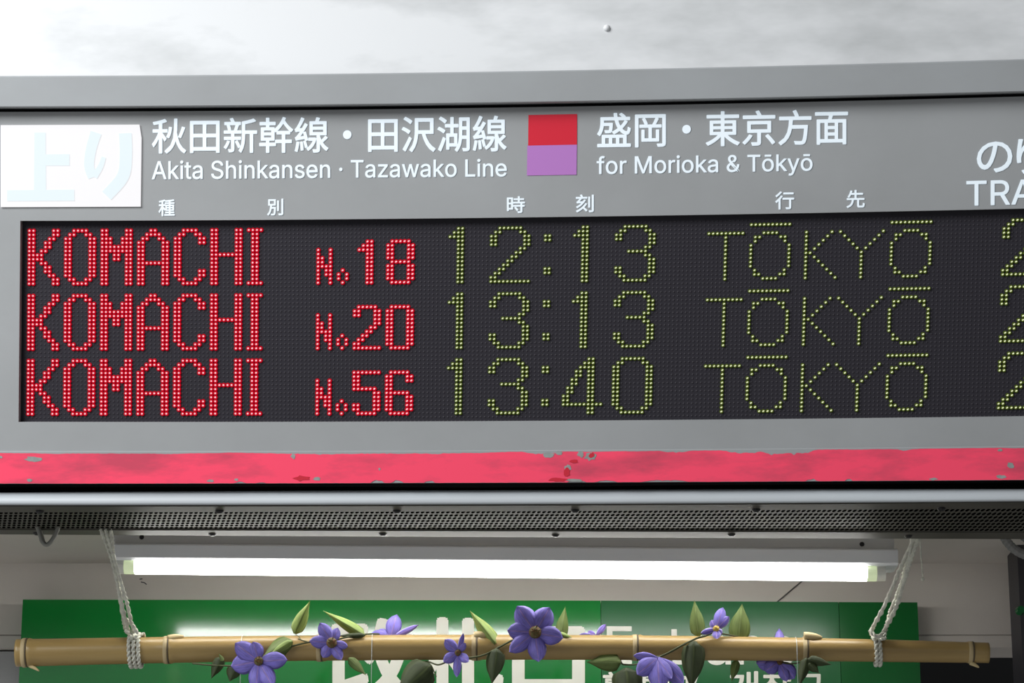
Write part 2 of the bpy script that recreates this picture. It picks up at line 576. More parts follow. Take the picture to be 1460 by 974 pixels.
def g_strip(name, fa, fb, mat, up=0.0, depth=0.006):
    mb = MB()
    for x in XS:
        a, b = G(x, fa(x)), G(x, fb(x))
        u = Vector((0, 0, up)); d = Vector((0, 0, depth))
        mb.v += [a + u, b + u, b + u + d, a + u + d]
    for i in range(len(XS) - 1):
        for k in range(4):
            mb.f.append((i * 4 + k, i * 4 + (k + 1) % 4, (i + 1) * 4 + (k + 1) % 4, (i + 1) * 4 + k))
    mb.f += [(0, 1, 2, 3), tuple(len(XS) * 4 - 4 + k for k in (3, 2, 1, 0))]
    return mb.build(name, mat, board)


g_strip('front_lip', lambda x: f_rail_bot(x) + 0.9, lambda x: f_holes_top(x) - f_holes_h(x) * 0.095, M['grille'], -0.0012)
g_strip('rear_lip', lambda x: f_holes_top(x) + f_holes_h(x) * 1.07, f_under_rear, M['grille'], -0.0025)
g_strip('hole_shade_sheet', lambda x: f_rail_bot(x) + 1.5, lambda x: f_under_rear(x) - 1, M['cavity'], 0.008, 0.02)  # black sheet standing for the dark behind the holes
# housing: closed body behind the face and above the grille
mb = MB()
for x in XS:
    a = B(x, f_top(x) + 4, 0.0) - BN * 0.02
    a2 = B(x, f_top(x) + 4, 0.0) - BN * 0.155
    g = G(x, f_under_rear(x), 0.0025)
    mb.v += [a, a2, g + Vector((0, 0, 0.085)) , g, g + Vector((0, -0.01, 0.03)), B(x, f_rail_bot(x), 0) - BN * 0.03 + Vector((0, 0, 0.03))]
n = 6
for i in range(len(XS) - 1):
    for k in range(5):
        mb.f.append((i * n + k, i * n + k + 1, (i + 1) * n + k + 1, (i + 1) * n + k))
    mb.f.append((i * n + 5, i * n, (i + 1) * n, (i + 1) * n + 5))
mb.f += [tuple(range(n)), tuple((len(XS) - 1) * n + k for k in reversed(range(n)))]
mb.build('housing', M['post'], board)

for x, y in ((57, 727.3), (313, 727), (566, 726.8), (820, 726), (1078, 725.2), (1342, 723), (53, 757.5), (303, 759), (546, 758.8), (792, 760.5), (1043, 759.5), (1295, 761.5)):
    c0 = G(x, y, -0.001)
    mb = MB()
    mb.tube([c0, c0 + Vector((0, 0, -0.0025)), c0 + Vector((0, 0, -0.005))], [0.0062, 0.006, 0.003], 10)
    mb.build('screw', M['screw'], board, smooth=False)

# red tape, ragged along both edges, with bare patches
rt = random.Random(3)
mb = MB()
N = 480
tp, bt = [], []
worn_top = [(1030, 1090, 3.0), (1080, 1165, 6.5), (940, 985, 2.2), (745, 800, 3.2), (1280, 1300, 1.5), (0, 330, 1.2), (330, 740, 2.0)]
worn_bot = [(528, 548, 4), (558, 575, 3.5), (605, 620, 2.5), (810, 835, 3.5), (850, 880, 2.5), (915, 985, 2.2), (335, 350, 2.5), (366, 378, 1.5), (1150, 1165, 3), (1205, 1216, 3)]
for i in range(N + 1):
    x = XL + (XR - XL) * i / N
    def worn(tab):
        v = 0
        for a, b, d in tab:
            if a < x < b:
                t = (x - a) / (b - a)
                v = max(v, d * min(1, 4 * t, 4 * (1 - t)) * (0.65 + 0.6 * rt.random()))
        return v
    wav = 0.7 * math.sin(x * 0.031) + 0.5 * math.sin(x * 0.083 + 1)
    tp.append(B(x, f_red_top(x) + 1.2 + max(0, wav * 0.8) + worn(worn_top) + 0.35 * rt.random(), 0.0046))
    bt.append(B(x, f_red_bot(x) - 0.2 - worn(worn_bot) - 0.4 * rt.random(), 0.0046))
mb.v = tp + bt
mb.f = [(i, N + 1 + i, N + 2 + i, i + 1) for i in range(N)]
tape = mb.build('red_tape', M['tape'], board, fix=False)
tape['label'] = 'scuffed red tape stuck along the lower edge'


def blob(name, cx, cy, rx, ry, mat, w=0.0049, parent=tape, jag=0.35):
    k = 14
    vs = []
    for i in range(k):
        a = 2 * math.pi * i / k
        q = 1 - jag + 2 * jag * rt.random() * 0.7
        vs.append(B(cx + rx * q * math.cos(a), cy + ry * q * math.sin(a), w))
    o = mesh_object(name, vs, [tuple(reversed(range(k)))], mat, parent)
    return o


for a in ((47, 655, 12, 4.5), (1, 652, 3, 2), (42, 685, 4, 2.5), (300, 686, 6, 2), (337, 684, 3, 2), (418, 651, 4, 4), (452, 683, 6, 3), (541, 669, 2, 2),
          (783, 649, 9, 4.5), (797, 646, 6, 3), (810, 667, 5, 5), (842, 651, 10, 6), (828, 648, 5, 5), (820, 685, 14, 2.5), (1441, 664, 6, 5), (1427, 680, 8, 3), (1426, 642, 4, 2), (1331, 683, 6, 2)):
    blob('bare_patch', *a, M['tape_bare'])
for a in ((430, 682, 12, 4), (808, 674, 5, 7), (844, 649, 5, 4), (795, 684, 14, 3), (818, 658, 7, 3)):
    blob('torn_patch', *a, M['tape_dark'], w=0.0051)

# ---------------------------------------------------------------- LED screen
mb = MB()
g = 6
for x in [LED_L - 8] + [x for x in XS if LED_L < x < LED_R] + [LED_R + 5]:
    mb.v += [B(x, f_led_top(x) - 5, -D), B(x, f_led_bot(x) + 5, -D)]
    mb.v += [mb.v[-2] - BN * 0.01, mb.v[-1] - BN * 0.01]
nn = len(mb.v) // 4
for i in range(nn - 1):
    for a, b in ((0, 1), (1, 3), (3, 2), (2, 0)):
        mb.f.append((i * 4 + a, i * 4 + b, i * 4 + 4 + b, i * 4 + 4 + a))
mb.f += [(0, 1, 3, 2), (nn * 4 - 4, nn * 4 - 2, nn * 4 - 1, nn * 4 - 3)]
screen = mb.build('led_screen', M['screen'], board)

r13 = [(0, 42.2, 404.5), (54, 354.2, 403.8), (71, 453.6, 403.2), (93, 582.5, 402.7), (105, 653.0, 401.5), (122, 753.6, 400.7), (135, 830.3, 400.2),
       (150, 919.6, 399.3), (169, 1033.1, 397.9), (188, 1147.6, 396.3), (201, 1226.8, 395.2), (211, 1287.7, 393.9), (234, 1429.7, 391.3)]
r45 = [(0, 40.5, 590.1), (93, 581.2, 589.6), (105, 649.7, 588.7), (150, 915.2, 587.7), (169, 1028.2, 586.6), (201, 1221.7, 584.9), (234, 1423.1, 581.5)]
P13x = np.polyfit([a[0] for a in r13], [a[1] for a in r13], 3); P13y = np.polyfit([a[0] for a in r13], [a[2] for a in r13], 3)
P45x = np.polyfit([a[0] for a in r45], [a[1] for a in r45], 3); P45y = np.polyfit([a[0] for a in r45], [a[2] for a in r45], 3)
gc = np.arange(-2, 280)
TAB = np.stack([np.polyval(P13x, gc), np.polyval(P13y, gc), np.polyval(P45x, gc), np.polyval(P45y, gc)], 1)


def led_px(col, row):
    a = TAB[int(col) + 2]
    t = (row - 13) / 32.0
    return float(a[0] + (a[2] - a[0]) * t), float(a[1] + (a[3] - a[1]) * t)


SX = XA - BN * XA.dot(BN); SX.normalize()
SY = BN.cross(SX); SY.normalize()
if SY.z < 0:
    SY = -SY
# the unlit matrix: far too many lenses to pick apart, one piece of stuff
mb = MB()
for row in range(-1, 48):
    for col in range(-1, 278):
        x, y = led_px(col, row)
        if x > LED_R - 6:
            break
        c = B(x, y, -D)
        q = 0.0021
        n = len(mb.v)
        mb.v += [c + SX * q, c + SY * q, c - SX * q, c - SY * q, c + BN * 0.0007]
        mb.f += [(n, n + 1, n + 4), (n + 1, n + 2, n + 4), (n + 2, n + 3, n + 4), (n + 3, n, n + 4)]
un = mb.build('unlit_led_matrix', M['unlit'], screen, fix=False)
un['kind'] = 'stuff'


def led_glyph(name, dots, c0, line, mats, label=None):
    """dots = {row: [cols]}"""
    mb = MB()
    for r, cs in dots.items():
        for cc in cs:
            x, y = led_px(c0 + cc, r + 16 * line)
            c = B(x, y, -D)
            red = mats[0] is M['led_red_halo']
            n = 8
            if red:
                rb = 0.0035
                ax, ay, rc1, rc2 = SX, SY, 0.0015, 0.00138
                k = max(0.0, (x - 350) / 250.0)
                if k > 0:
                    ax = (SX * 0.85 + SY * 0.53).normalized(); ay = BN.cross(ax)
                    rc1 *= 1 + 0.22 * min(1, k)
                    rc2 *= 1 - 0.12 * min(1, k)
            else:
                rb = 0.0029
                ax = (SX * 0.84 + SY * 0.54).normalized(); ay = BN.cross(ax)
                rc1, rc2 = 0.00172, 0.00108
            body = [c + (SX * math.cos(2 * math.pi * i / n) + SY * math.sin(2 * math.pi * i / n)) * rb + BN * 0.0012 for i in range(n)]  # wide dome that carries the halo around the lit core
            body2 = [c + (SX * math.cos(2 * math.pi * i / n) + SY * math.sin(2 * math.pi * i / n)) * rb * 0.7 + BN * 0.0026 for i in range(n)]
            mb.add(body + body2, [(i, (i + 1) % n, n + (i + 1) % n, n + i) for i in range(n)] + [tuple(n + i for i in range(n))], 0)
            core = [c + (ax * math.cos(2 * math.pi * i / n) * rc1 + ay * math.sin(2 * math.pi * i / n) * rc2) + BN * 0.0028 for i in range(n)]
            mb.add(core + [c + BN * 0.0042], [(i, (i + 1) % n, n) for i in range(n)], 1)
    o = mb.build(name, mats, screen, fix=False)
    if label:
        o['label'] = label
    return o


def rows(*spec):
    d = {}
    for rr, cs in spec:
        for r in (rr if hasattr(rr, '__iter__') else [rr]):
            d[r] = list(cs)
    return d


R = range
GL = {
    'K': rows(((0, 1, 12, 13), (0, 1, 6, 7)), ((2, 11), (0, 1, 5, 6)), ((3, 4, 9, 10), (0, 1, 4, 5)), ((5, 8), (0, 1, 3, 4)), ((6, 7), (0, 1, 2, 3))),
    'O': rows(((0, 13), (2, 3, 4, 5)), ((1, 12), (1, 2, 5, 6)), (R(2, 12), (0, 1, 6, 7))),
    'M': rows((R(0, 14), (0, 1, 6, 7)), ((2, 3), (0, 1, 2, 5, 6, 7)), ((4, 5), R(8)), ((6, 7), (0, 1, 3, 4, 6, 7))),
    'A': rows((R(3, 14), (0, 1, 6, 7)), (0, (3, 4)), (1, (2, 3, 4, 5)), (2, (1, 2, 5, 6)), (8, R(8))),
    'C': rows(((0, 13), (2, 3, 4, 5)), ((1, 12), (1, 2, 5, 6)), ((2, 3, 10, 11), (0, 1, 6, 7)), (R(4, 10), (0, 1))),
    'H': rows((R(0, 14), (0, 1, 6, 7)), (6, R(8))),
    'I': rows((R(0, 14), (1, 2)), ((0, 13), R(4))),
    'N': rows(((5, 6, 12, 13), (0, 3)), ((7, 8), (0, 1, 3)), (9, R(4)), ((10, 11), (0, 2, 3))),
    'o': rows(((10, 13), (1,)), ((11, 12), (0, 2))),
    's1': rows((3, (2, 3)), (4, (1, 2, 3)), (5, R(4)), (R(6, 14), (2, 3))),
    's8': rows(((3, 8, 13), R(1, 6)), (list(R(4, 8)) + list(R(9, 13)), (0, 1, 5, 6))),
    's2': rows((3, R(1, 6)), ((4, 5), (0, 1, 5, 6)), ((6, 7), (5, 6)), (8, (4, 5)), (9, (3, 4)), (10, (2, 3)), (11, (1, 2)), (12, (0, 1)), (13, R(7))),
    's0': rows(((3, 13), R(1, 6)), (R(4, 13), (0, 1, 5, 6))),
    's5': rows((3, R(7)), ((4, 5, 6), (0, 1)), (7, R(6)), ((8, 9, 10), (5, 6)), ((11, 12), (0, 1, 5, 6)), (13, R(1, 6))),
    's6': rows((3, R(1, 6)), ((4, 5), (0, 1, 5, 6)), ((6, 7), (0, 1)), (8, R(6)), (R(9, 13), (0, 1, 5, 6)), (13, R(1, 6))),
    '1': rows((0, (2, 3)), (1, (1, 2, 3)), (2, R(4)), (R(3, 14), (2, 3))),
    '2': rows((0, R(2, 8)), (1, (1, 2, 7, 8)), ((2, 3, 4), (0, 1, 8, 9)), (5, (7, 8)), (6, (6, 7)), (7, (5, 6)), (8, (4, 5)), (9, (3, 4)), (10, (2, 3)), (11, (1, 2)), (12, (0, 1)), (13, R(10))),
    '3': rows(((0, 13), R(2, 8)), ((1, 12), (1, 2, 7, 8)), ((2, 3, 10, 11), (0, 1, 8, 9)), ((4, 8, 9), (8, 9)), ((5, 7), (7, 8)), (6, R(3, 8))),
    ':': rows(((2, 3, 10, 11), (0, 1))),
    '4': rows(((0, 12, 13), (6, 7)), (1, (5, 6, 7)), (2, (4, 5, 6, 7)), ((3, 4), (3, 4, 6, 7)), ((5, 6), (2, 3, 6, 7)), ((7, 8), (1, 2, 6, 7)), ((9, 10), (0, 1, 6, 7)), (11, R(10))),
    '0': rows(((0, 13), R(2, 8)), ((1, 12), (1, 2, 7, 8)), (R(2, 12), (0, 1, 8, 9))),
    'T': rows((2, R(9)), (R(3, 14), (4,))),
    'Om': rows((0, R(10)), ((2, 13), R(3, 7)), ((3, 12), (1, 2, 7, 8)), ((4, 11), (1, 8)), (R(5, 11), (0, 9))),
    'Kt': rows((2, (0, 6)), (3, (0, 5)), (4, (0, 4)), (5, (0, 3)), (6, (0, 2)), (7, (0, 1)), (8, (0, 2)), (9, (0, 3)), (10, (0, 4)), (11, (0, 5)), (12, (0, 6)), (13, (0, 7))),
    'Y': rows((2, (0, 10)), (3, (1, 9)), (4, (2, 8)), (5, (3, 7)), (6, (4, 6)), (R(7, 14), (5,))),
}
RED = [M['led_red_halo'], M['led_red_core']]
GRN = [M['led_green_halo'], M['led_green_core']]
nos = [[('s1', 81), ('s8', 88)], [('s2', 80), ('s0', 88)], [('s5', 80), ('s6', 88)]]
times = [[('1', 103), ('2', 113), (':', 126), ('1', 133), ('3', 143)], [('1', 103), ('3', 113), (':', 126), ('1', 133), ('3', 143)],
         [('1', 103), ('3', 113), (':', 126), ('4', 131), ('0', 143)]]
for ln in range(3):
    for ch, c0 in zip('KOMACHI', (0, 9, 18, 27, 36, 45, 54)):
        led_glyph('red_led_letter', GL[ch], c0, ln, RED, 'red dot letter ' + ch)
    led_glyph('red_led_letter', GL['N'], 71, ln, RED, 'small red dot letter N')
    led_glyph('red_led_letter', GL['o'], 76, ln, RED, 'small red raised o')
    for ch, c0 in nos[ln]:
        led_glyph('red_led_digit', GL[ch], c0, ln, RED, 'red dot digit ' + ch[-1])
    for ch, c0 in times[ln]:
        led_glyph('green_led_colon' if ch == ':' else 'green_led_digit', GL[ch], c0, ln, GRN, 'yellow-green dot colon' if ch == ':' else 'yellow-green dot digit ' + ch)
    for ch, c0 in (('T', 165), ('Om', 175), ('Kt', 188), ('Y', 196), ('Om', 208)):
        led_glyph('green_led_letter', GL[ch], c0, ln, GRN, 'yellow-green dot letter ' + {'Om': 'O with a bar', 'Kt': 'K'}.get(ch, ch))
    led_glyph('green_led_digit', GL['2'], 234, ln, GRN, 'yellow-green dot digit 2')


# ---------------------------------------------------------------- printed lettering
# outlines of the plain sans serif Latin letters: advance width, closed outlines in thousandths
SANS = {
    '&': (448, '197,-7 173,-6 150,-2 129,4 110,12 93,22 78,34 65,47 54,62 45,78 39,96 35,114 34,133 35,149 37,163 42,177 47,189 55,201 63,213 73,224 85,235 97,245 111,256 125,267 140,279 216,335 221,339 226,343 231,347 237,352 242,357 246,363 251,369 255,375 258,382 260,389 261,397 262,405 261,417 258,427 253,437 245,445 237,452 226,457 215,460 201,461 192,460 184,459 176,456 168,453 161,449 155,444 150,438 145,431 142,424 139,416 137,408 137,399 137,389 139,380 142,372 145,363 150,355 155,346 162,337 169,327 176,317 185,307 194,296 204,284 438,0 364,0 171,231 121,293 111,306 102,319 94,331 87,344 82,357 78,370 76,384 75,398 76,415 79,430 84,445 91,458 99,470 109,481 121,491 134,499 149,505 165,510 182,513 200,513 218,513 235,510 251,505 266,499 279,491 290,482 300,471 308,459 315,447 320,433 323,419 324,404 323,393 322,382 319,372 315,362 310,352 305,342 299,333 291,325 283,317 275,308 266,301 256,293 154,217 140,206 128,195 118,185 110,174 104,164 100,154 98,143 97,131 98,119 100,108 104,97 109,87 116,78 124,70 133,63 143,57 154,53 166,49 179,47 193,46 208,47 223,50 237,54 251,59 265,66 278,75 290,84 301,95 312,108 321,121 329,136 336,151 342,168 346,186 348,205 349,224 408,224 407,201 405,180 401,161 397,144 391,128 385,115 378,103 371,92 364,83 357,75 351,68 345,62 333,47 320,34 305,23 289,14 271,7 252,1 234,-3 215,-6'),
    '/': (249, '235,533 71,-76 14,-76 178,533'),
    'A': (480, '16,0 201,509 276,509 463,0 395,0 287,302 282,317 276,334 270,352 264,372 257,394 250,420 241,447 232,478 245,478 236,447 228,419 220,393 213,371 206,351 201,333 195,317 191,302 85,0;110,142 110,199 370,199 370,142'),
    'E': (419, '60,0 60,509 372,509 372,452 125,452 125,286 355,286 355,229 125,229 125,57 375,57 375,0'),
    'L': (393, '60,0 60,509 125,509 125,57 361,57 361,0'),
    'M': (628, '60,0 60,509 152,509 277,187 287,159 299,123 311,84 322,49 307,49 318,83 330,121 342,158 352,187 476,509 568,509 568,0 504,0 504,291 504,327 505,369 506,413 507,457 513,457 509,445 505,433 502,421 498,409 482,363 467,322 456,291 342,0 286,0 170,291 159,321 145,361 129,408 112,457 119,457 120,416 121,372 122,328 122,291 122,0'),
    'R': (449, '60,0 60,509 236,509 264,507 290,504 313,497 333,489 351,478 367,465 380,450 390,433 399,415 405,395 408,374 409,352 408,330 405,309 399,290 390,271 380,255 367,240 351,228 333,217 312,209 289,203 264,199 236,198 125,198 125,0;125,255 234,255 252,256 269,258 284,262 298,267 309,273 319,281 327,290 334,300 339,312 342,324 344,338 345,352 344,367 342,380 339,393 334,405 327,415 319,425 309,433 298,440 284,445 269,449 252,451 233,452 125,452;353,0 230,229 303,229 428,0'),
    'S': (447, '224,-9 197,-8 172,-4 149,1 128,9 108,19 91,31 76,45 64,60 54,77 46,96 41,115 38,137 104,137 107,123 110,110 116,98 123,88 132,79 142,71 154,64 166,59 180,55 194,52 209,50 224,49 241,50 257,52 272,55 286,60 299,66 311,74 321,82 329,92 336,102 341,114 345,126 346,139 345,151 342,161 338,171 332,179 325,186 316,193 307,199 296,205 284,209 272,214 259,218 245,222 184,239 154,249 128,260 105,274 86,289 71,307 60,326 54,348 52,372 53,393 58,413 65,431 75,448 87,463 102,476 119,488 138,498 158,506 180,511 203,514 227,516 252,514 275,511 296,505 316,498 334,488 351,476 365,463 377,449 387,433 394,415 399,397 401,378 337,378 334,396 326,412 316,426 302,437 286,447 267,453 247,457 225,459 209,458 194,456 180,452 167,448 156,442 145,435 136,427 129,418 123,409 118,398 116,387 115,376 116,363 119,352 124,342 131,334 139,326 148,319 158,313 169,308 180,304 191,300 202,296 212,293 264,279 276,276 287,272 299,268 312,264 324,258 336,252 347,245 359,238 369,229 379,220 387,209 395,198 401,185 405,171 407,155 408,139 407,118 403,99 396,81 386,64 374,48 360,34 343,21 323,11 302,2 278,-4 252,-8'),
    'T': (449, '32,452 32,509 417,509 417,452 257,452 257,0 193,0 193,452'),
    'a': (389, '160,-9 142,-8 126,-5 110,-1 94,5 80,12 68,22 57,32 48,45 40,58 35,73 31,90 30,108 31,123 34,138 38,150 43,161 50,171 58,179 67,187 78,193 89,199 100,203 112,207 125,211 138,213 152,216 165,218 178,220 234,227 244,228 252,230 259,232 265,235 270,238 273,243 275,248 276,255 276,257 275,268 273,279 271,288 267,297 262,304 256,311 248,317 240,322 230,326 220,329 208,330 196,331 183,330 171,329 159,326 149,322 140,318 132,313 124,307 118,301 112,294 107,288 103,281 100,274 41,291 48,308 57,322 67,335 79,346 91,355 104,364 118,370 133,375 148,379 163,382 179,384 194,384 204,384 215,383 227,382 239,379 251,376 263,372 275,367 286,360 296,353 306,343 315,333 322,320 329,306 333,290 336,272 337,251 337,0 277,0 277,52 272,52 269,45 264,38 258,32 252,25 244,18 236,12 226,6 215,1 203,-3 190,-6 176,-8;170,45 187,46 202,49 216,53 228,59 239,66 248,74 257,83 263,93 269,104 272,115 275,126 276,138 276,190 273,188 270,186 265,184 259,182 253,180 246,179 239,177 231,176 200,171 175,168 165,166 154,164 144,162 134,159 125,155 117,150 110,145 103,139 98,132 95,124 93,115 92,105 92,95 94,87 98,79 102,72 107,66 114,61 121,56 130,52 139,49 149,47 159,46'),
    'c': (396, '207,-8 182,-7 159,-2 137,6 117,16 98,30 82,46 68,64 56,85 46,108 40,133 36,159 34,187 36,216 40,243 46,268 56,291 68,312 82,330 98,346 117,360 137,371 159,378 182,383 207,384 221,384 234,383 247,380 260,377 272,373 284,368 295,362 305,356 315,349 324,341 332,332 340,322 347,312 353,301 358,289 362,277 303,262 301,269 298,276 294,283 290,289 286,295 281,301 276,306 270,311 264,315 257,319 250,322 242,325 234,327 226,329 217,329 207,330 189,329 173,325 158,319 145,310 134,300 124,287 115,274 108,258 103,242 99,224 97,206 96,187 97,169 99,151 103,134 108,117 115,102 124,89 134,76 145,66 158,57 173,51 189,48 207,46 217,47 226,48 234,49 243,52 250,54 258,58 264,62 271,66 277,71 282,76 287,82 292,89 296,95 299,102 302,110 304,117 363,102 359,90 354,78 348,67 341,56 334,46 325,37 316,29 306,21 296,15 285,9 273,4 261,-1 248,-4 235,-6 221,-8'),
    'e': (404, '212,-8 185,-7 161,-2 138,6 117,16 98,30 82,46 68,64 56,85 46,108 40,132 35,159 34,187 35,215 39,242 46,267 55,290 67,311 81,329 97,346 115,359 135,370 157,378 180,383 205,384 221,384 236,382 251,379 266,374 280,368 294,361 307,351 319,341 331,329 341,315 350,299 357,282 363,263 368,242 370,219 371,194 371,169 75,169 75,221 338,221 310,202 309,220 307,237 303,254 298,269 291,282 283,294 273,305 263,314 250,321 237,326 222,329 205,330 189,329 173,326 159,321 146,313 135,304 125,294 116,282 109,270 103,256 99,241 97,226 96,211 96,178 97,157 100,139 104,122 110,106 118,92 128,80 139,70 151,61 165,55 179,50 195,47 212,46 224,47 234,48 244,50 254,53 263,56 271,61 278,66 285,73 292,80 297,88 302,96 306,105 365,91 360,77 353,63 345,51 335,39 324,29 311,19 298,11 283,4 266,-1 249,-5 231,-7'),
    'f': (254, '228,379 228,327 6,327 6,379;81,0 81,432 82,447 84,461 89,474 96,486 104,496 113,505 124,513 135,519 148,524 161,527 174,529 187,530 197,530 207,529 215,528 222,527 229,525 234,524 239,522 243,521 227,468 215,472 211,473 206,473 200,474 195,474 182,473 171,470 162,466 154,460 149,452 145,443 142,431 142,419 142,0'),
    'h': (410, '114,227 114,0 53,0 53,509 114,509 114,287 102,287 112,312 124,332 137,349 152,362 169,372 187,379 207,383 227,384 246,383 264,380 280,376 295,369 309,360 321,349 332,336 341,321 348,304 353,285 356,264 357,240 357,0 296,0 296,235 295,256 290,275 283,291 273,304 260,315 246,323 229,328 210,329 197,328 184,326 172,322 161,317 150,311 141,303 133,293 126,283 121,271 117,257 114,243'),
    'i': (167, '53,0 53,379 114,379 114,0;84,443 75,444 67,446 60,449 54,455 48,461 44,468 42,475 41,483 42,491 44,499 48,506 54,512 60,517 67,521 75,523 84,524 92,523 100,521 107,517 114,512 119,506 123,499 126,491 126,483 126,475 123,468 119,461 114,455 107,449 100,446 92,444'),
    'k': (381, '110,137 110,212 121,212 284,379 360,379 184,199 177,199;53,0 53,509 114,509 114,0;294,0 148,186 191,229 372,0'),
    'n': (410, '114,227 114,0 53,0 53,379 112,379 112,287 102,287 112,312 124,332 137,349 152,362 169,372 187,379 207,383 227,384 246,383 264,380 280,376 295,369 309,360 321,349 332,336 341,321 348,304 353,285 356,264 357,240 357,0 296,0 296,235 295,256 290,275 283,291 273,304 260,315 246,323 229,328 210,329 197,328 184,326 172,322 161,317 150,311 141,303 133,293 126,283 121,271 117,257 114,243'),
    'o': (415, '207,-8 182,-7 159,-2 137,6 117,16 98,30 82,46 68,64 56,85 46,108 40,133 36,159 34,187 36,216 40,243 46,268 56,291 68,312 82,330 98,346 117,360 137,371 159,378 182,383 207,384 233,383 256,378 278,371 299,360 317,346 333,330 347,312 359,291 369,268 376,243 380,216 381,187 380,159 376,133 369,108 359,85 347,64 333,46 317,30 299,16 278,6 256,-2 233,-7;207,46 226,48 242,51 257,57 270,66 282,76 292,89 300,102 307,117 312,134 316,151 318,169 319,187 318,206 316,224 312,242 307,258 300,274 292,287 282,300 270,310 257,319 242,325 226,329 207,330 189,329 173,325 158,319 145,310 134,300 124,287 115,274 108,258 103,242 99,224 97,206 96,187 97,169 99,151 103,134 108,117 115,102 124,89 134,76 145,66 158,57 173,51 189,48'),
    'r': (259, '53,0 53,379 112,379 112,321 115,321 122,335 130,347 140,358 152,367 166,375 181,380 196,384 213,385 229,384 243,384 243,322 230,324 224,325 219,325 213,326 207,326 194,325 182,323 170,319 159,315 149,309 140,301 132,293 126,284 121,273 117,262 114,250 114,237 114,0'),
    's': (365, '182,-8 163,-7 145,-5 128,-2 112,3 98,10 84,18 72,27 62,38 53,50 45,63 40,78 36,94 94,107 99,92 105,79 114,69 124,60 136,54 150,49 165,46 181,45 200,46 217,50 232,55 244,62 255,71 262,81 267,91 268,103 267,112 265,121 260,129 254,136 246,142 237,147 225,151 212,155 149,170 125,177 104,186 87,196 72,208 61,222 53,237 48,255 47,274 48,290 51,305 57,319 65,332 75,343 87,354 100,363 115,370 131,377 149,381 167,384 187,384 206,384 223,381 239,378 254,372 267,366 279,358 290,349 299,339 307,328 314,316 319,303 324,290 268,277 264,288 258,298 251,307 243,316 232,323 219,328 205,331 187,333 171,332 156,329 143,324 131,317 121,308 114,299 110,289 109,277 110,267 112,258 117,250 124,243 133,237 144,232 157,227 172,223 229,209 254,202 275,194 292,183 306,171 317,158 325,142 330,125 331,107 330,90 326,75 321,61 312,47 302,35 290,24 276,15 260,6 242,0 223,-5 203,-7'),
    't': (227, '204,379 204,327 6,327 6,379;65,471 126,471 126,98 127,86 128,76 132,68 136,61 142,56 150,53 159,51 170,50 185,51 202,54 213,2 208,0 203,-1 198,-2 192,-3 186,-3 180,-4 174,-4 168,-4 145,-3 125,2 107,10 92,21 80,35 72,52 67,71 65,93'),
    'w': (567, '138,0 23,379 87,379 133,214 138,196 143,177 149,157 154,137 159,115 165,91 170,67 175,41 165,41 170,66 175,90 180,113 186,135 191,156 196,176 201,195 206,214 252,379 316,379 362,214 366,196 371,176 376,157 382,136 387,114 392,91 397,67 402,41 391,41 397,66 402,90 408,113 413,135 418,156 423,176 429,195 434,214 480,379 545,379 429,0 368,0 319,172 305,225 301,239 297,252 294,266 291,280 277,338 291,338 277,280 263,225 259,211 255,198 252,185 248,172 199,0'),
    'y': (389, '47,-139 61,-86 71,-87 80,-89 88,-90 96,-90 104,-89 111,-87 118,-84 124,-80 130,-74 136,-67 141,-58 146,-48 151,-36 163,-1 17,379 84,379 165,155 171,138 177,121 182,104 187,87 191,70 196,53 201,37 206,21 184,21 188,37 193,53 198,70 202,87 207,104 212,121 218,138 224,155 305,379 371,379 204,-58 198,-72 191,-85 184,-97 177,-107 168,-116 159,-124 150,-130 139,-136 128,-140 117,-143 104,-145 91,-145 84,-145 77,-145 71,-144 65,-143 59,-142 54,-141 51,-140'),
    'z': (380, '42,0 42,46 254,320 254,323 48,323 48,379 333,379 333,331 126,60 126,56 339,56 339,0'),
    '·': (196, '98,196 89,197 81,200 73,204 66,210 60,217 56,224 53,233 52,242 53,251 56,259 60,267 66,274 73,280 81,284 89,287 98,287 107,287 116,284 123,280 130,274 136,267 140,259 143,251 144,242 143,233 140,224 136,217 130,210 123,204 116,200 107,197'),
    'ō': (415, '207,-8 182,-7 159,-2 137,6 117,16 98,30 82,46 68,64 56,85 46,108 40,133 36,159 34,187 36,216 40,243 46,268 56,291 68,312 82,330 98,346 117,360 137,371 159,378 182,383 207,384 233,383 256,378 278,371 299,360 317,346 333,330 347,312 359,291 369,268 376,243 380,216 381,187 380,159 376,133 369,108 359,85 347,64 333,46 317,30 299,16 278,6 256,-2 233,-7;207,46 226,48 242,51 257,57 270,66 282,76 292,89 300,102 307,117 312,134 316,151 318,169 319,187 318,206 316,224 312,242 307,258 300,274 292,287 282,300 270,310 257,319 242,325 226,329 207,330 189,329 173,325 158,319 145,310 134,300 124,287 115,274 108,258 103,242 99,224 97,206 96,187 97,169 99,151 103,134 108,117 115,102 124,89 134,76 145,66 158,57 173,51 189,48;302,506 302,458 113,458 113,506'),
    ' ': (188, ''),
}


def inside(p, loop):
    c = False
    for i in range(len(loop)):
        a, b = loop[i], loop[i - 1]
        if (a[1] > p[1]) != (b[1] > p[1]) and p[0] < (b[0] - a[0]) * (p[1] - a[1]) / (b[1] - a[1]) + a[0]:
            c = not c
    return c


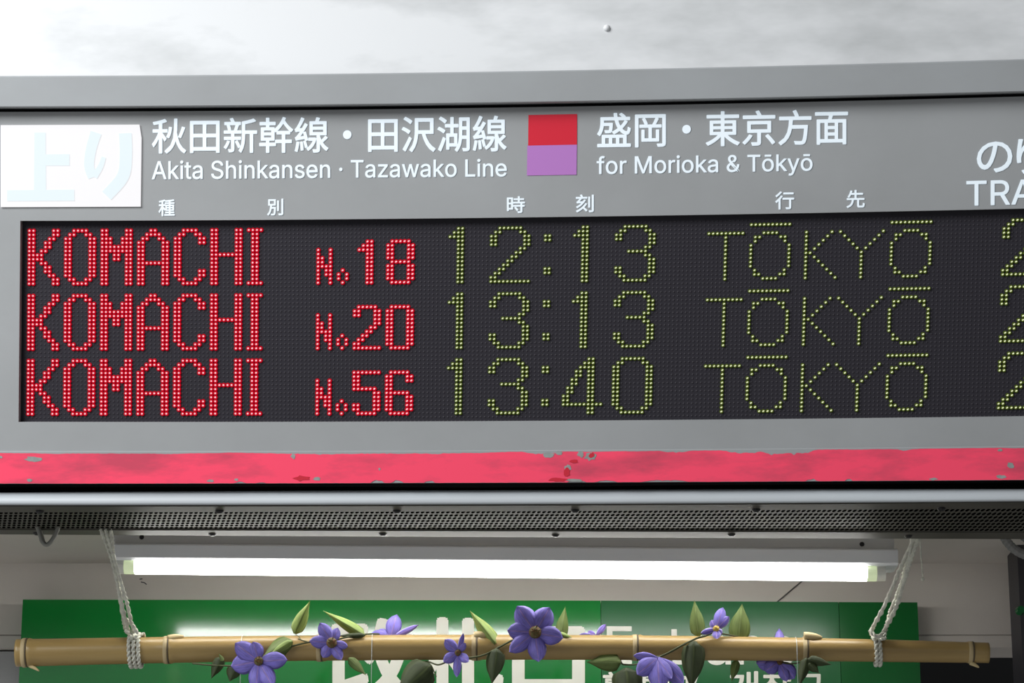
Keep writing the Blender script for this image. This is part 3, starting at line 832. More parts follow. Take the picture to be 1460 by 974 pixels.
def latin_shape(s):
    vs, fs, pen = [], [], 0.0
    for ch in s:
        adv, code = SANS[ch]
        loops = [[tuple(float(q) for q in p.split(',')) for p in L.split(' ')] for L in code.split(';')] if code else []
        loops = [L for L in loops if len(L) > 2]
        area = lambda L: abs(sum(L[i - 1][0] * L[i][1] - L[i][0] * L[i - 1][1] for i in range(len(L)))) / 2
        sgn = lambda L: sum(L[i - 1][0] * L[i][1] - L[i][0] * L[i - 1][1] for i in range(len(L))) > 0
        order = sorted(loops, key=area, reverse=True)
        holes = [L for k, L in enumerate(order) if any(sgn(L) != sgn(Q) and inside(L[0], Q) for Q in order[:k])]
        for L in order:
            if L in holes:
                continue
            grp = [L] + [h for h in holes if inside(h[0], L)]
            flat = [p for g_ in grp for p in g_]
            tris = tessellate_polygon([[Vector((*p, 0)) for p in g_] for g_ in grp])
            n = len(vs)
            vs += [((p[0] + pen) / 1000, p[1] / 1000) for p in flat]
            fs += [tuple(n + i for i in t) for t in tris]
        pen += adv
    return vs, fs


def text_shape(s, res=4):
    if all(ch in SANS for ch in s):
        return latin_shape(s)
    cu = bpy.data.curves.new('lettering_curve', 'FONT')
    cu.body = s
    cu.resolution_u = res
    cu.fill_mode = 'FRONT'
    ob = bpy.data.objects.new('lettering_curve', cu)
    COL.objects.link(ob)
    me = bpy.data.meshes.new_from_object(ob.evaluated_get(bpy.context.evaluated_depsgraph_get()))
    vs = [(v.co.x, v.co.y) for v in me.vertices]
    fs = [tuple(p.vertices) for p in me.polygons]
    bpy.data.objects.remove(ob)
    bpy.data.curves.remove(cu)
    bpy.data.meshes.remove(me)
    return vs, fs


CAP = max(v[1] for v in latin_shape('T')[0])


def lettering(name, s, quad, mat, put, parent, bold=0.0, yr=None, label=None, xr=None):
    """quad = TL, TR, BR, BL of the ink (or of yr in font units), each a point on the sheet"""
    vs, fs = text_shape(s)
    x0, x1 = xr or (min(v[0] for v in vs), max(v[0] for v in vs))
    y0, y1 = yr or (min(v[1] for v in vs), max(v[1] for v in vs))
    tl, tr, br, bl = [Vector((*q, 0)) for q in quad]
    d = bold                                   # weight: the outline printed again, shifted by d
    tl, tr, br, bl = tl + Vector((d, d, 0)), tr + Vector((-d, d, 0)), br + Vector((-d, -d, 0)), bl + Vector((d, -d, 0))
    out, fall = [], []
    shifts = [(0, 0)] + ([(d * math.cos(a), d * math.sin(a)) for a in [math.pi / 4 * k for k in range(8)]] if d else [])
    for k, (sx, sy) in enumerate(shifts):
        fall += [tuple(i + len(out) for i in f) for f in fs]
        for x, y in vs:
            u = (x - x0) / (x1 - x0)
            v = (y - y0) / (y1 - y0)
            p = (bl * (1 - u) + br * u) * (1 - v) + (tl * (1 - u) + tr * u) * v
            q = put(p.x + sx, p.y + sy)
            out.append(q + (CAM - q).normalized() * (0.00004 * k))     # each pass of ink lies on the one before
    fs = fall
    fs2 = []
    for f in fs:
        n = (out[f[1]] - out[f[0]]).cross(out[f[2]] - out[f[1]])
        fs2.append(f if n.dot(CAM - out[f[0]]) > 0 else tuple(reversed(f)))
    o = mesh_object(name, out, fs2, mat, parent)
    if label:
        o['label'] = label
    return o


on_face = lambda x, y: B(x, y, 0.0006)
LT = M['letters']
lettering('lettering', '秋田新幹線・田沢湖線', ((216.4, 168.3), (722.6, 163.8), (722.6, 216.2), (216.4, 219.4)), LT, on_face, face, 0.75, label='large white Japanese line name')
lettering('lettering', 'Akita Shinkansen · Tazawako Line', ((216.4, 229.8), (722.6, 227.0), (722.6, 251.6), (216.4, 255.8)), LT, on_face, face, 0.35, (0, CAP), 'white Latin line name')
lettering('lettering', '盛岡・東京方面', ((851.2, 161), (1209.3, 155.2), (1209.3, 206), (851.2, 211.4)), LT, on_face, face, 0.75, label='large white Japanese destination heading')
lettering('lettering', 'for Morioka & Tōkyō', ((850.6, 223.6), (1158.6, 219.6), (1158.6, 243.4), (850.6, 248.4)), LT, on_face, face, 0.35, (0, CAP), 'white Latin destination heading')
for s, x0, y0, x1, y1 in (('種', 226, 284.5, 249.3, 308.4), ('別', 380.8, 283.5, 404, 307.5), ('時', 722.7, 280, 748.5, 304), ('刻', 821, 277.4, 846.7, 303), ('行', 1105.3, 273, 1132.4, 298.8), ('先', 1206.9, 271.0, 1233, 296.8)):
    lettering('lettering', s, ((x0, y0), (x1, y0 - .3), (x1, y1 - .3), (x0, y1)), LT, on_face, face, 0.45)
lettering('lettering', 'の', ((1392.7, 202.3), (1443.5, 201.3), (1443.5, 245.5), (1392.7, 246.6)), LT, on_face, face, 0.75)
lettering('lettering', 'り', ((1449.5, 198.5), (1487, 197.0), (1487, 247), (1449.5, 248.5)), LT, on_face, face, 0.75)
lettering('lettering', 'TRA', ((1377.8, 258.2), (1475.5, 255.6), (1475.5, 291.0), (1377.8, 293.6)), LT, on_face, face, 0.5, (0, CAP), 'large white Latin heading at the right')


def sheet(name, poly, w, mat, parent, label=None, thick=0.0):
    front = [B(x, y, w) for x, y in poly]
    n = len(poly)
    vs, fs = front, [tuple(reversed(range(n)))]
    if thick:
        vs = front + [p - BN * thick for p in front]
        fs += [tuple(n + i for i in range(n))] + [(i, (i + 1) % n, n + (i + 1) % n, n + i) for i in range(n)]
    o = mesh_object(name, vs, fs, mat, parent)
    if thick:
        fix_normals(o)
    if label:
        o['label'] = label
    return o


sheet('colour_block', [(753.4, 164.0), (822.8, 162.6), (822.6, 206.2), (753, 207.6)], 0.0007, M['red_block'], face, 'red square between the headings')
sheet('colour_block', [(751.8, 207.7), (822.6, 206.3), (822.0, 249.2), (751.2, 250.4)], 0.0007, M['purple_block'], face, 'lilac square below the red one')
up = sheet('direction_plate', [(1.0, 178.5), (1.0, 295.4), (200.4, 294.6), (201.6, 197), (198.7, 177.7)], 0.0025, M['up_panel'], face, 'white plate with pale blue characters', thick=0.0022)


def stroke(pts, width):
    """rounded brush stroke as a flat polygon; pts in sheet coordinates"""
    P = smooth_path([(*p, 0) for p in pts], 5) if len(pts) > 2 else [Vector((*p, 0)) for p in pts]
    if not isinstance(width, (list, tuple)):
        width = [width, width]
    L, Rr = [], []
    for i, p in enumerate(P):
        t = (P[min(i + 1, len(P) - 1)] - P[max(i - 1, 0)]).normalized()
        n = Vector((-t.y, t.x, 0))
        w = width[0] + (width[1] - width[0]) * i / (len(P) - 1)
        L.append(p + n * w / 2); Rr.append(p - n * w / 2)
    return L, Rr


mb = MB()
zz = 0.0031
for pts, w in (([(57, 189), (57, 276)], [16, 17.5]), ([(60, 228.2), (99, 228.0)], [16, 16.5]), ([(10, 279.0), (106, 278.4)], [15.5, 16]),
               ([(137, 189), (130, 212), (127, 236), (132, 253)], [16, 13]), ([(134, 252), (143, 238), (148, 224)], [10, 6]),
               ([(178.5, 190), (179.5, 222), (175, 252), (152, 279)], [18, 17])):
    L, Rr = stroke(pts, w)
    k = len(L)
    mb.add([B(p.x, p.y, zz) for p in L] + [B(p.x, p.y, zz) for p in Rr], [(i, i + 1, k + i + 1, k + i) for i in range(k - 1)])
    zz += 0.00005
upl = mb.build('lettering', M['up_letters'], up, fix=False)
bm = bmesh.new(); bm.from_mesh(upl.data)
for f in bm.faces:
    if f.normal.dot(BN) < 0:
        f.normal_flip()
bm.to_mesh(upl.data); bm.free()

# ---------------------------------------------------------------- fluorescent lamp
YL = 4.25
lamp = thing('fluorescent_lamp', V(718, 770, YL + 0.03), 'lit bare fluorescent tube fitting under the ceiling behind the board', 'lamp')


def lamp_pt(x, ys, yy):
    return V(x, ys + (x - 700) * 0.0072, yy)


def lamp_box(name, x0, x1, ya, yb, Y0, depth, mat, top=None):
    a, b = lamp_pt(x0, ya, Y0), lamp_pt(x1, ya, Y0)
    c, d = lamp_pt(x1, yb, Y0), lamp_pt(x0, yb, Y0)
    if top is not None:
        a.z = b.z = top
    dv = Vector((0, depth, 0))
    mb = MB()
    mb.add([a, b, c, d, a + dv, b + dv, c + dv, d + dv], [(0, 1, 2, 3), (7, 6, 5, 4), (0, 4, 5, 1), (1, 5, 6, 2), (2, 6, 7, 3), (3, 7, 4, 0)])
    o = mb.build(name, mat, lamp)
    bv = o.modifiers.new('soft_edges', 'BEVEL'); bv.width = 0.0015; bv.segments = 2
    return o


lamp_box('housing', 158, 1275, 740, 779.0, YL + 0.005, 0.06, M['lamp_box'], top=ZC)
# reflector: a shallow bent sheet that overhangs the tube
mb = MB()
prof = [(779.5, -0.004), (783, -0.012), (801, -0.014), (804, -0.010), (805, 0.03), (800, 0.07), (779.5, 0.07)]
xs = [161 + (1279 - 161) * i / 12 for i in range(13)]
for x in xs:
    for y, dy in prof:
        mb.v.append(lamp_pt(x, y, YL) + Vector((0, dy, 0)))
n = len(prof)
for i in range(12):
    for k in range(n):
        mb.f.append((i * n + k, i * n + (k + 1) % n, (i + 1) * n + (k + 1) % n, (i + 1) * n + k))
mb.f += [tuple(range(n)), tuple(12 * n + k for k in reversed(range(n)))]
mb.build('reflector', M['lamp_reflector'], lamp)
YT = YL + 0.004
tb = lambda x: V(x, 812.5 + (x - 700) * 0.0098, YT)
mb = MB(); mb.tube([tb(192 + (1236 - 192) * i / 20) for i in range(21)], 0.0122, 20)
mb.build('glass_tube', M['tube'], lamp, smooth=True)
for x0, x1, x2 in ((192.5, 178, 164), (1235.5, 1249, 1262)):
    mb = MB(); mb.tube([tb(x0), tb(x1)], 0.0124, 18); mb.build('tube_end_ring', M['tube_ring'], lamp)
    mb = MB(); mb.tube([tb(x1 + (0.5 if x2 > x1 else -0.5)), tb(x2)], [0.0125, 0.0118], 18)
    s = mb.build('lamp_socket', M['tube_end'], lamp)
    a = tb((x1 + x2) / 2)
    mb = MB(); mb.box((a.x - 0.008, a.y - 0.008, a.z + 0.009), (a.x + 0.008, a.y + 0.008, lamp_pt(700, 804, YL).z + 0.008)); mb.build('lamp_bracket', M['tube_end'], lamp)
for x, y in ((202, 766), (1229, 776)):
    c = V(x, y, YL + 0.005)
    mb = MB(); mb.tube([c, c + Vector((0, -0.003, 0))], [0.004, 0.003], 8); mb.build('screw', M['screw'], lamp)

# ---------------------------------------------------------------- green gate sign
YG = 4.55
gate = thing('gate_sign', V(670, 1040, YG + 0.02), 'wide glossy green ticket gate sign with cream-white lettering behind the bamboo', 'sign')
ztop = [V(30, 855, YG).z, V(857, 856.5, YG).z, V(1197, 858.5, YG).z, V(1310, 859, YG).z]
zbot = V(670, 1040, YG).z
for k, (xa, xb, m) in enumerate(((30, 857, 'green'), (857, 1197, 'green_mid'), (1197, 1310, 'green_dark'))):
    a, b = V(xa, 900, YG).x, V(xb, 900, YG).x
    mb = MB()
    e = 0.0004
    mb.add([(a + e, YG, zbot), (b - e, YG, zbot), (b - e, YG, ztop[k + 1]), (a + e, YG, ztop[k]),
            (a + e, YG + 0.045, zbot), (b - e, YG + 0.045, zbot), (b - e, YG + 0.045, ztop[k + 1]), (a + e, YG + 0.045, ztop[k])],
           [(0, 1, 2, 3), (7, 6, 5, 4), (0, 4, 5, 1), (1, 5, 6, 2), (2, 6, 7, 3), (3, 7, 4, 0)])
    o = mb.build('sign_panel', M[m], gate)
    o['label'] = ('large bright green panel at the left', 'duller green panel with the foreign wording', 'narrow dark green end panel')[k]
    if k == 0:
        p_big = o
    if k == 1:
        p_mid = o
bk = MB(); bk.box((V(200, 900, YG).x, YG + 0.045, zb + 0.01), (V(1200, 900, YG).x, YW, V(700, 862, YG).z)); bk.build('mounting_frame', M['post'], gate)
on_gate = lambda x, y: V(x, y, YG - 0.0012)
# ink boxes of the three big characters
for s, x0, y0, x1, y1 in (('改', 470, 881, 592, 1000), ('札', 596, 880, 718, 1000), ('口', 730, 893, 834, 996)):
    lettering('lettering', s, ((x0, y0), (x1, y0), (x1, y1), (x0, y1)), M['sign_white'], on_gate, p_big, 4.0)
lettering('lettering', 'Entrance', ((865, 893), (1178, 894), (1178, 948), (865, 947)), M['sign_white'], on_gate, p_mid, 0.6, (0, CAP))
for s, x0, y0, x1, y1 in (('剪', 859, 958, 900, 1000), ('票', 903, 962, 944, 1000), ('口', 949, 964, 983, 999), ('/', 978, 962, 996, 1000), ('개', 1039, 957, 1081, 1000), ('찰', 1087, 958, 1128, 1000), ('구', 1136, 961, 1175, 1000)):
    lettering('lettering', s, ((x0, y0), (x1, y0), (x1, y1), (x0, y1)), M['sign_white'], on_gate, p_mid, 0.9)

# ---------------------------------------------------------------- bamboo pole
YB = 4.288
axis = curve_fn([(25, 931.5), (200, 927.5), (300, 925.3), (560, 923.7), (860, 924.3), (1100, 925), (1200, 926.4), (1390, 931)], 3)
rad_px = curve_fn([(25, 19.6), (200, 18.7), (300, 18.4), (560, 18), (860, 17.4), (1100, 17), (1200, 16.4), (1390, 14.6)], 3)
MPX = (V(731, 925, YB) - V(730, 925, YB)).length
bp = lambda x: V(x, axis(x), YB)
br = lambda x: rad_px(x) * MPX
pole = thing('bamboo_pole', bp(716), 'tan bamboo pole hung by ropes in front of the green sign', 'pole')
nodes = [23.5, 38, 240, 458, 679, 908, 1150, 1386, 1409.5]
for i in range(len(nodes) - 1):
    a, b = nodes[i], nodes[i + 1]
    mb = MB()
    xs, rr = [], []
    k = 10 if b - a > 40 else 4
    for j in range(k + 1):
        t = j / k
        x = a + (b - a) * t
        xs.append(bp(x)); rr.append(br(x))
    if b - a > 40:                                  # culms swell into their joints
        xs = [bp(a), bp(a + 4), bp(a + 9)] + xs[1:-1] + [bp(b - 9), bp(b - 4), bp(b)]
        rr = [br(a) * 1.0, br(a) * 1.07, br(a) * 1.0] + rr[1:-1] + [br(b), br(b) * 1.06, br(b) * 1.03]
    mb.tube(xs, rr, 28)
    mb.build('culm', M['bamboo'], pole, smooth=True)
    if 0 < i:
        mb = MB(); mb.tube([bp(a - 0.4), bp(a + 0.1), bp(a + 1.4), bp(a + 2.0)], [br(a) * 1.03, br(a) * 1.085, br(a) * 1.085, br(a) * 1.03], 28)
        mb.build('joint_ring', M['node'], pole, smooth=True)
        mb = MB(); mb.tube([bp(a - 6.5), bp(a - 5.5), bp(a - 1.8), bp(a - 0.3)], [br(a) * 1.02, br(a) * 1.066, br(a) * 1.078, br(a) * 1.075], 28)
        mb.build('joint_bloom', M['node_ring'], pole, smooth=True)
for x0, y0, x1, y1, r0 in ((240, 911, 262, 907.5, 5.5), (676, 907, 706, 906, 6.5), (1146, 907, 1172, 909, 6.0), (42, 949, 56, 957, 2.8), (1383, 945, 1396, 952, 3.2)):
    mb = MB()
    dy = -0.010 if y0 < 930 else -0.004
    mb.tube(smooth_path([V(x0, y0, YB + dy), V((x0 + x1) / 2, (y0 + y1) / 2 - 0.6, YB + dy), V(x1, y1, YB + dy)], 3), [r0 * MPX * q for q in (1.0, 1, .95, .85, .7, .5, .25)], 10)
    mb.build('branch_stub', M['stub'], pole, smooth=True)

# ---------------------------------------------------------------- ropes
def strand(path, r, name, parent, n=8, twist=True):
    """a two-ply cord: two fine tubes twisted round each other"""
    mb = MB()
    P = smooth_path(path, 8)
    L = 0
    ang = [0]
    for a, b in zip(P, P[1:]):
        L += (b - a).length
        ang.append(L / 0.016 * 2 * math.pi)
    for ph in (0, math.pi):
        pts = []
        for i, p in enumerate(P):
            t = (P[min(i + 1, len(P) - 1)] - P[max(i - 1, 0)]).normalized()
            a = t.cross(Vector((0.1, 1, 0.05))).normalized()
            b = t.cross(a).normalized()
            pts.append(p + (a * math.cos(ang[i] + ph) + b * math.sin(ang[i] + ph)) * r * 0.5)
        mb.tube(pts, r * 0.62, n)
    return mb.build(name, M['rope'], parent, smooth=True)


def loop_round(x, x2, r, extra=0.0025):
    """one turn round the pole drifting from x to x2"""
    out = []
    for k in range(17):
        th = math.pi * 0.55 + 2 * math.pi * k / 16
        xx = x + (x2 - x) * k / 16
        c = bp(xx)
        q = br(xx) * 1.01 + r * 1.15 + 0.001
        out.append(c + Vector((0, -math.cos(th - math.pi / 2) * q * 0 + math.cos(th) * q, math.sin(th) * q)))
    return out


rope_l = thing('rope', bp(193), 'off-white rope tied round the bamboo pole at its left end', 'rope', 'ropes holding up the bamboo pole')
YR0 = 4.127
for k, dx in enumerate((0, 6.5, 13)):
    r = 0.0032
    x = 185.5 + dx
    strand(loop_round(x, x + 5, r), r, 'rope_turn', rope_l)
for k, (a, b, c, d) in enumerate((((143, 754), (160, 800), (174, 862), (184, 901)), ((150, 754), (165, 805), (181, 860), (190, 900)), ((158, 754), (163, 800), (170, 845), (178, 893)))):
    pts = [V(*a, YR0), V(*b, 4.155), V(*c, 4.20), V(*d, YB - 0.012), V(d[0] + 4, d[1] + 9, YB - br(190) - 0.0065)]
    strand(pts, 0.0034, 'rope_strand', rope_l)
strand([V(176, 880, YB - 0.03), V(183, 886, YB - 0.036), V(190, 893, YB - 0.034), V(196, 903, YB - 0.028)], 0.003, 'rope_knot', rope_l)

rope_r = thing('rope', bp(1250), 'off-white rope tied round the bamboo pole at its right end', 'rope', 'ropes holding up the bamboo pole')
for dx in (0, 5.5):
    strand(loop_round(1246 + dx, 1251 + dx, 0.0032), 0.0032, 'rope_turn', rope_r)
for a, b, c, d in (((1309, 757), (1288, 800), (1262, 862), (1243, 899)), ((1313, 757), (1296, 805), (1278, 865), (1259, 902)), ((1303, 757), (1294, 800), (1281, 845), (1268, 878))):
    pts = [V(*a, YR0), V(*b, 4.155), V(*c, 4.20), V(*d, YB - 0.012), V((d[0] + 1252) / 2, 912, YB - br(1250) - 0.0068)]
    strand(pts, 0.0038, 'rope_strand', rope_r)
strand([V(1240, 898, YB - 0.03), V(1246, 905, YB - 0.034), V(1253, 908, YB - 0.034), V(1259, 902, YB - 0.03)], 0.003, 'rope_knot', rope_r)
strand([V(1311, 757, YR0), V(1313, 790, YR0 + 0.01), V(1316, 824, YR0 + 0.012)], 0.0013, 'rope_tail', rope_r)
c = V(1315.5, 826, YR0 + 0.012)
mb = MB(); mb.tube([c + Vector((0, 0, .003)), c, c - Vector((0, 0, .003))], [0.0015, 0.003, 0.0012], 8); mb.build('tail_knot', M['rope'], rope_r, smooth=True)

mb = MB()
mb.tube(smooth_path([V(52, 748, 4.125), V(58, 765, 4.125), V(60, 772, 4.125), V(66, 777, 4.125), V(73, 772, 4.125), V(80, 760, 4.125), V(84, 748, 4.125)], 5), 0.0034, 8)
mb.tube(smooth_path([V(54, 748, 4.133), V(59, 762, 4.133), V(63, 774, 4.133), V(69, 776, 4.133), V(77, 766, 4.133), V(83, 748, 4.133)], 5), 0.0028, 8)
tag(mb.build('wire_loop', M['wire'], smooth=True), 'small loop of grey wire hanging below the board at far left', 'wire')

hose = thing('conduit', V(1478, 740, 4.30), 'looped grey ribbed conduit beside the dark post at top right', 'conduit')
for rpx, rr_, m in ((52, 0.0078, 'conduit'), (31, 0.006, 'conduit')):
    mb = MB()
    pts, rads = [], []
    for k in range(73):
        a = math.pi * (0.92 + 1.16 * k / 72)
        pts.append(V(1478 + rpx * math.cos(a), 742 - rpx * math.sin(a), 4.30))
        rads.append(rr_ * (1.0 if k % 2 else 0.9))
    mb.tube(pts, rads, 10)
    mb.build('conduit_turn', M[m], hose, smooth=False)

mb = MB()
mb.tube([V(1108, 858.5, YW - 0.002), V(1130, 840, YW - 0.002), V(1160, 815, YW - 0.002), V(1180, 803.5, YW - 0.003)], 0.0012, 6)  # dark slanting line, modelled as a thin tube on the wall
tag(mb.build('wall_streak', M['streak']), 'thin dark cable running aslant on the cream wall above the green sign', 'streak')

# ---------------------------------------------------------------- flower garland
garland = thing('flower_garland', V(720, 935, YB - 0.03), 'artificial vine of violet clematis flowers and green leaves wound round the bamboo', 'garland')
YF = YB - 0.026


def stem(pts, r=0.0013, name='stem'):
    mb = MB()
    mb.tube(smooth_path(pts, 6), r, 6)
    return mb.build(name, M['stem'], garland, smooth=True)


def petal_mesh(base, tip, width, cup=0.15, fold=0.0, curl=0.0, n=9, m=7, shape=(0.55, 0.75), pointy=0.5):
    """surface from base to tip; returns verts, faces, uvs. Bulges towards the viewer by cup"""
    ax = tip - base
    L = ax.length
    d = ax.normalized()
    look = (CAM - base).normalized()
    side = d.cross(look).normalized()
    nrm = side.cross(d).normalized()
    if nrm.dot(look) < 0:
        nrm = -nrm
    vs, uv, fs = [], [], []
    for i in range(n):
        t = i / (n - 1)
        prof = (math.sin(math.pi * min(1.0, t ** shape[0])) ** shape[1]) if 0 < t < 1 else 0.0
        prof = max(prof, 0.16 * (1 - t)) if t < 0.25 else prof
        prof *= (1 - pointy * max(0, t - 0.6))
        for j in range(m):
            s = 2 * j / (m - 1) - 1
            off = -cup * width * (s * s) * prof + curl * L * t * t + cup * 0.8 * width * math.sin(math.pi * t) - fold * width * abs(s) * prof
            vs.append(base + d * (L * t) + side * (s * width * 0.5 * prof) + nrm * off)
            uv.append((j / (m - 1), t))
    for i in range(n - 1):
        for j in range(m - 1):
            a = i * m + j
            fs.append((a, a + 1, a + m + 1, a + m))
    return vs, fs, uv


def leafpart(name, base, tip, width, mat, parent, **kw):
    vs, fs, uv = petal_mesh(base, tip, width, **kw)
    o = mesh_object(name, vs, fs, mat, parent, True, uvs=uv)
    so = o.modifiers.new('thickness', 'SOLIDIFY'); so.thickness = 0.0006
    return o


def leaf(bx, by, tx, ty, wpx, mat='leaf', y0=YF, y1=None, **kw):
    y1 = y0 if y1 is None else y1
    kw.setdefault('fold', 0.25); kw.setdefault('cup', 0.1); kw.setdefault('pointy', 1.3)
    return leafpart('leaf', V(bx, by, y0), V(tx, ty, y1), wpx * MPX, M[mat], garland, **kw)


def flower(cx, cy, y, petals, mat='petal', centre=7.0, cmat='stamen', label=None):
    """petals = [(tip x, tip y, width px, depth change of the tip)]"""
    c = V(cx, cy, y)
    cal = MB(); cal.tube([c + Vector((0, .004, 0)), c + Vector((0, .012, 0))], [0.004, 0.0015], 8)
    f = cal.build('flower', M['stem'], garland, smooth=True)
    if label:
        f['label'] = label
    for k, pt in enumerate(petals):
        tx, ty, w, dy = pt[:4]
        mm = M[pt[4]] if len(pt) > 4 else M[mat]
        cc = c + Vector((0, 0.0008 * (k % 3), 0))
        leafpart('petal', cc, V(tx, ty, y + dy), w * MPX, mm, f, cup=0.16, pointy=0.2, shape=(1.15, 0.62))
    if centre:
        mb = MB()
        r = centre * MPX
        mb.tube([c + Vector((0, .003, 0)), c + Vector((0, -r * .35, 0)), c + Vector((0, -r * .75, 0)), c + Vector((0, -r * .95, 0))], [r, r * .95, r * .7, r * .2], 12)
        mb.build('flower_centre', M[cmat], f, smooth=True)
        mb = MB()
        for k in range(14):
            a = 2.4 * k
            q = r * (0.35 + 0.6 * (k % 3) / 2)
            b0 = c + Vector((math.cos(a) * q * .6, -r * .6, math.sin(a) * q * .6))
            mb.tube([b0, b0 + Vector((math.cos(a) * q * .35, -r * .55, math.sin(a) * q * .35))], r * .1, 5)
        mb.build('stamens', M[cmat], f)
    return f


flower(369, 943, YF - .012, [(335, 917, 27, -.004), (361, 915, 23, -.006), (329, 950, 30, .006), (410, 941, 25, -.004), (364, 984, 24, -.006), (389, 980, 25, -.01)], label='open violet flower at the left of the vine')
flower(473, 917, YF - .010, [(456, 888, 20, .002), (482, 895, 15, .004), (441, 914, 19, .0), (460, 938, 17, .0), (487, 941, 16, -.004), (496, 922, 13, -.004)], centre=8)
flower(556, 911, YB + .014, [(566, 876, 23, .004), (529, 903, 17, .0), (597, 891, 9, .002, 'petal_pale'), (541, 897, 12, .004)], centre=0, label='violet flower half hidden behind the bamboo')
flower(653, 931, YF - .010, [(634, 912, 17, -.002), (661, 903, 8, -.008, 'petal_pale'), (668, 944, 13, -.012), (632, 944, 16, -.004), (651, 966, 12, -.004), (664, 917, 10, -.006)], centre=5)
flower(763, 902, YF - .014, [(737, 864, 31, -.002), (784, 866, 31, .0), (723, 899, 28, .0), (803, 910, 27, -.006), (726, 930, 23, -.006), (768, 944, 27, -.008)], centre=9.5, label='largest open violet flower, near the middle of the vine')
flower(850, 907, YB + .016, [(864, 890, 9, .0, 'petal_pale'), (826, 905, 8, .0, 'petal_pale'), (838, 900, 8, .0, 'petal_pale')], centre=0, label='pale lilac petals showing behind the bamboo')
flower(938, 938, YF - .012, [(903, 935, 13, -.002), (908, 962, 26, -.012), (940, 984, 30, -.016), (975, 976, 25, -.008), (958, 968, 16, -.018)], centre=0, label='drooping violet flower seen from behind below the bamboo')
flower(1021, 897, YB - .022, [(1031, 866, 17, .004), (1040, 879, 13, .002, 'petal_pale'), (1014, 884, 12, .004, 'petal_pale'), (999, 903, 9, -.006, 'petal_pale'), (1022, 911, 13, -.012, 'petal_pale'), (1029, 905, 11, -.004, 'petal_pale')],
       centre=5, cmat='pollen', label='small pale violet flower on top of the bamboo')
flower(1112, 944, YB + .012, [(1111, 896, 17, .008), (1078, 945, 26, .0), (1090, 957, 22, -.008), (1133, 968, 24, -.008), (1122, 972, 16, -.014)], centre=5, label='violet flower behind and below the bamboo at the right')

leaf(420, 904, 442, 857, 20, 'leaf_bright', YB - .010, YB - .020)
leaf(417, 914, 374, 937, 27, 'leaf', YF - .004, YF - .010, fold=0.5)
leaf(417, 914, 382, 936, 12, 'leaf_bright', YF - .009, YF - .013)
leaf(519, 906, 461, 871, 17, 'leaf_bright', YB - .016, YB - .004, fold=0.6)
leaf(521, 906, 480, 907, 8, 'leaf_dark', YB - .018, YB - .020)
leaf(316, 937, 301, 968, 17, 'leaf_dark')
leaf(318, 943, 312, 932, 6, 'leaf', YF - .004)
leaf(336, 950, 327, 972, 21, 'leaf_dark')
leaf(334, 952, 352, 959, 6, 'leaf_bright', YF - .004)
leaf(497, 938, 522, 963, 14, 'leaf', YF, YF - .004)
leaf(615, 948, 566, 990, 46, 'leaf_dark', YF - .004, YF - .012)
leaf(706, 918, 670, 871, 22, 'leaf_bright', YB - .022, YB - .012, fold=0.5)
leaf(709, 925, 701, 976, 27, 'leaf_dark', YF - .006, YF - .004)
leaf(799, 909, 806, 865, 19, 'leaf', YB - .006, YB - .002, fold=0.5)
leaf(795, 904, 816, 909, 8, 'leaf_bright', YB - .014, YB - .018)
leaf(996, 908, 990, 856, 22, 'leaf', YB - .004, YB - .010)
leaf(1053, 912, 1058, 861, 31, 'leaf', YB - .002, YB - .006)
leaf(990, 914, 985, 984, 34, 'leaf_dark', YF - .006, YF - .002)
leaf(885, 945, 836, 944, 26, 'leaf', YF + .006, YF + .012)
leaf(893, 952, 896, 1000, 44, 'leaf_dark', YF - .006, YF - .010)
leaf(1051, 940, 1043, 972, 13, 'leaf', YB + .006, YB - .004)
leaf(1150, 938, 1140, 978, 16, 'leaf_dark', YF, YF - .004)
leaf(1152, 940, 1186, 948, 14, 'leaf_dark', YF - .004, YF - .002)
leaf(1153, 946, 1168, 960, 14, 'leaf_dark', YF - .004, YF - .004)

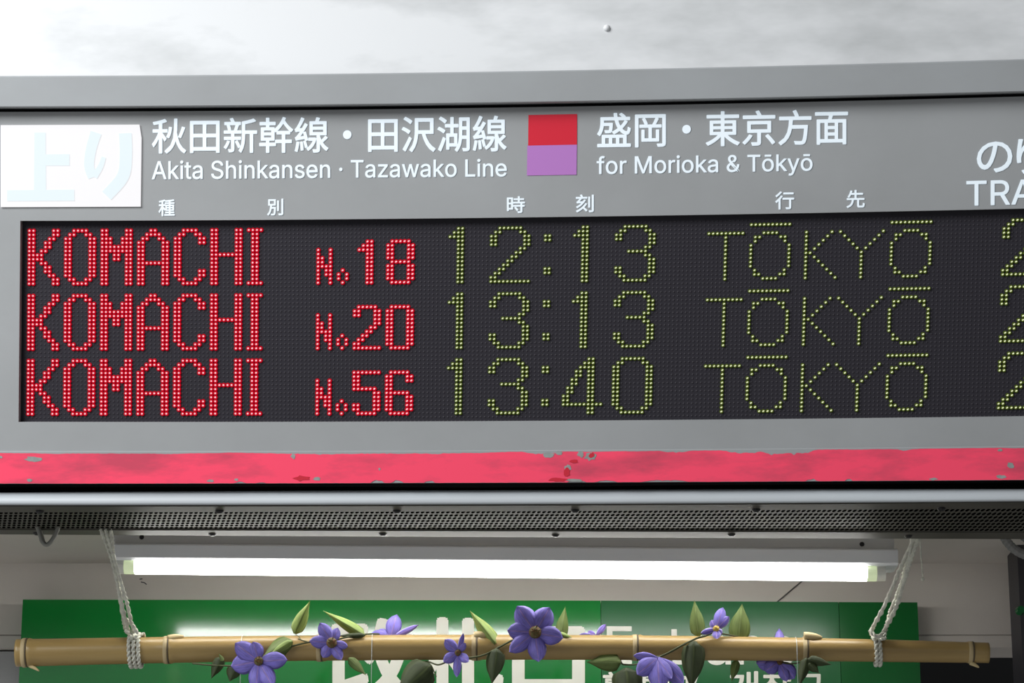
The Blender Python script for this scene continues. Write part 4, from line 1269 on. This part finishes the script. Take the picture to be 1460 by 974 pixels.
yb_, yf_ = YB + 0.022, YF
stem([V(274, 946, yf_ + .004), V(300, 948.5, yf_), V(325, 949.5, yf_), V(350, 949, yf_ - .004), V(369, 945, yf_ - .006), V(398, 928, yf_ - .004), V(418, 921, yf_), V(440, 916, yf_), V(458, 914, yf_), V(473, 917, yf_ - .004)])
stem([V(425, 911, yf_), V(433, 914, yf_), V(441, 916.5, yf_)], 0.001)
stem([V(420, 903, YB - .012), V(427, 909, YB - .02), V(429, 913, yf_)], 0.0006)
stem([V(473, 917, yf_), V(485, 911, YB - .022), V(505, 907, YB - .016), V(530, 904, YB + .004), V(556, 909, yb_), V(585, 938, yb_), V(600, 943, YB + .006), V(612, 944, YB - .016), V(625, 948, yf_), V(640, 942, yf_), V(653, 933, yf_ - .003)])
stem([V(612, 946, YB - .016), V(617, 953, yf_), V(622, 965, yf_ - .004)], 0.001)
stem([V(653, 933, yf_), V(668, 938, yf_), V(690, 934, yf_), V(708, 925, yf_), V(735, 911, yf_), V(763, 902, yf_ - .004)], 0.0015)
stem([V(763, 902, yf_), V(790, 904, YB - .018), V(815, 907, YB - .004), V(850, 906, yb_), V(880, 915, yb_ + .003), V(885, 943, YB + .012), V(893, 948, YB - .006), V(915, 946, yf_), V(938, 938, yf_)])
stem([V(938, 938, yf_), V(955, 930, yf_), V(975, 919, yf_), V(994, 910, YB - .022), V(1008, 906, YB - .019), V(1021, 899, YB - .018)], 0.0016)
stem([V(1021, 902, YB - .016), V(1040, 905.5, YB - .010), V(1055, 908, YB), V(1085, 912, YB + .018), V(1105, 930, yb_), V(1112, 944, YB + .014), V(1135, 946, YB - .004), V(1152, 940, yf_)])

for x, ya, yb2 in ((345.5, 903, 990), (531, 909, 990), (1134.5, 905, 990)):
    c = bp(x)
    q = br(x) + 0.0006
    mb = MB()
    pts = [c + Vector((0, -q * math.sin(a), q * math.cos(a))) for a in [math.pi * k / 24 for k in range(0, 13)]]
    pts += [Vector((c.x, c.y - q, V(x, yb2, YB - q).z))]
    mb.tube(pts, 0.0006, 5)
    o = mb.build('nylon_line', M['nylon'], smooth=True)
    tag(o, {345.5: 'fine nylon line over the bamboo beside the leftmost violet flower', 531: 'fine nylon line over the bamboo left of the half hidden flower',
            1134.5: 'fine nylon line over the bamboo just left of its right-hand joint'}[x], 'line', 'nylon lines hanging from the bamboo')
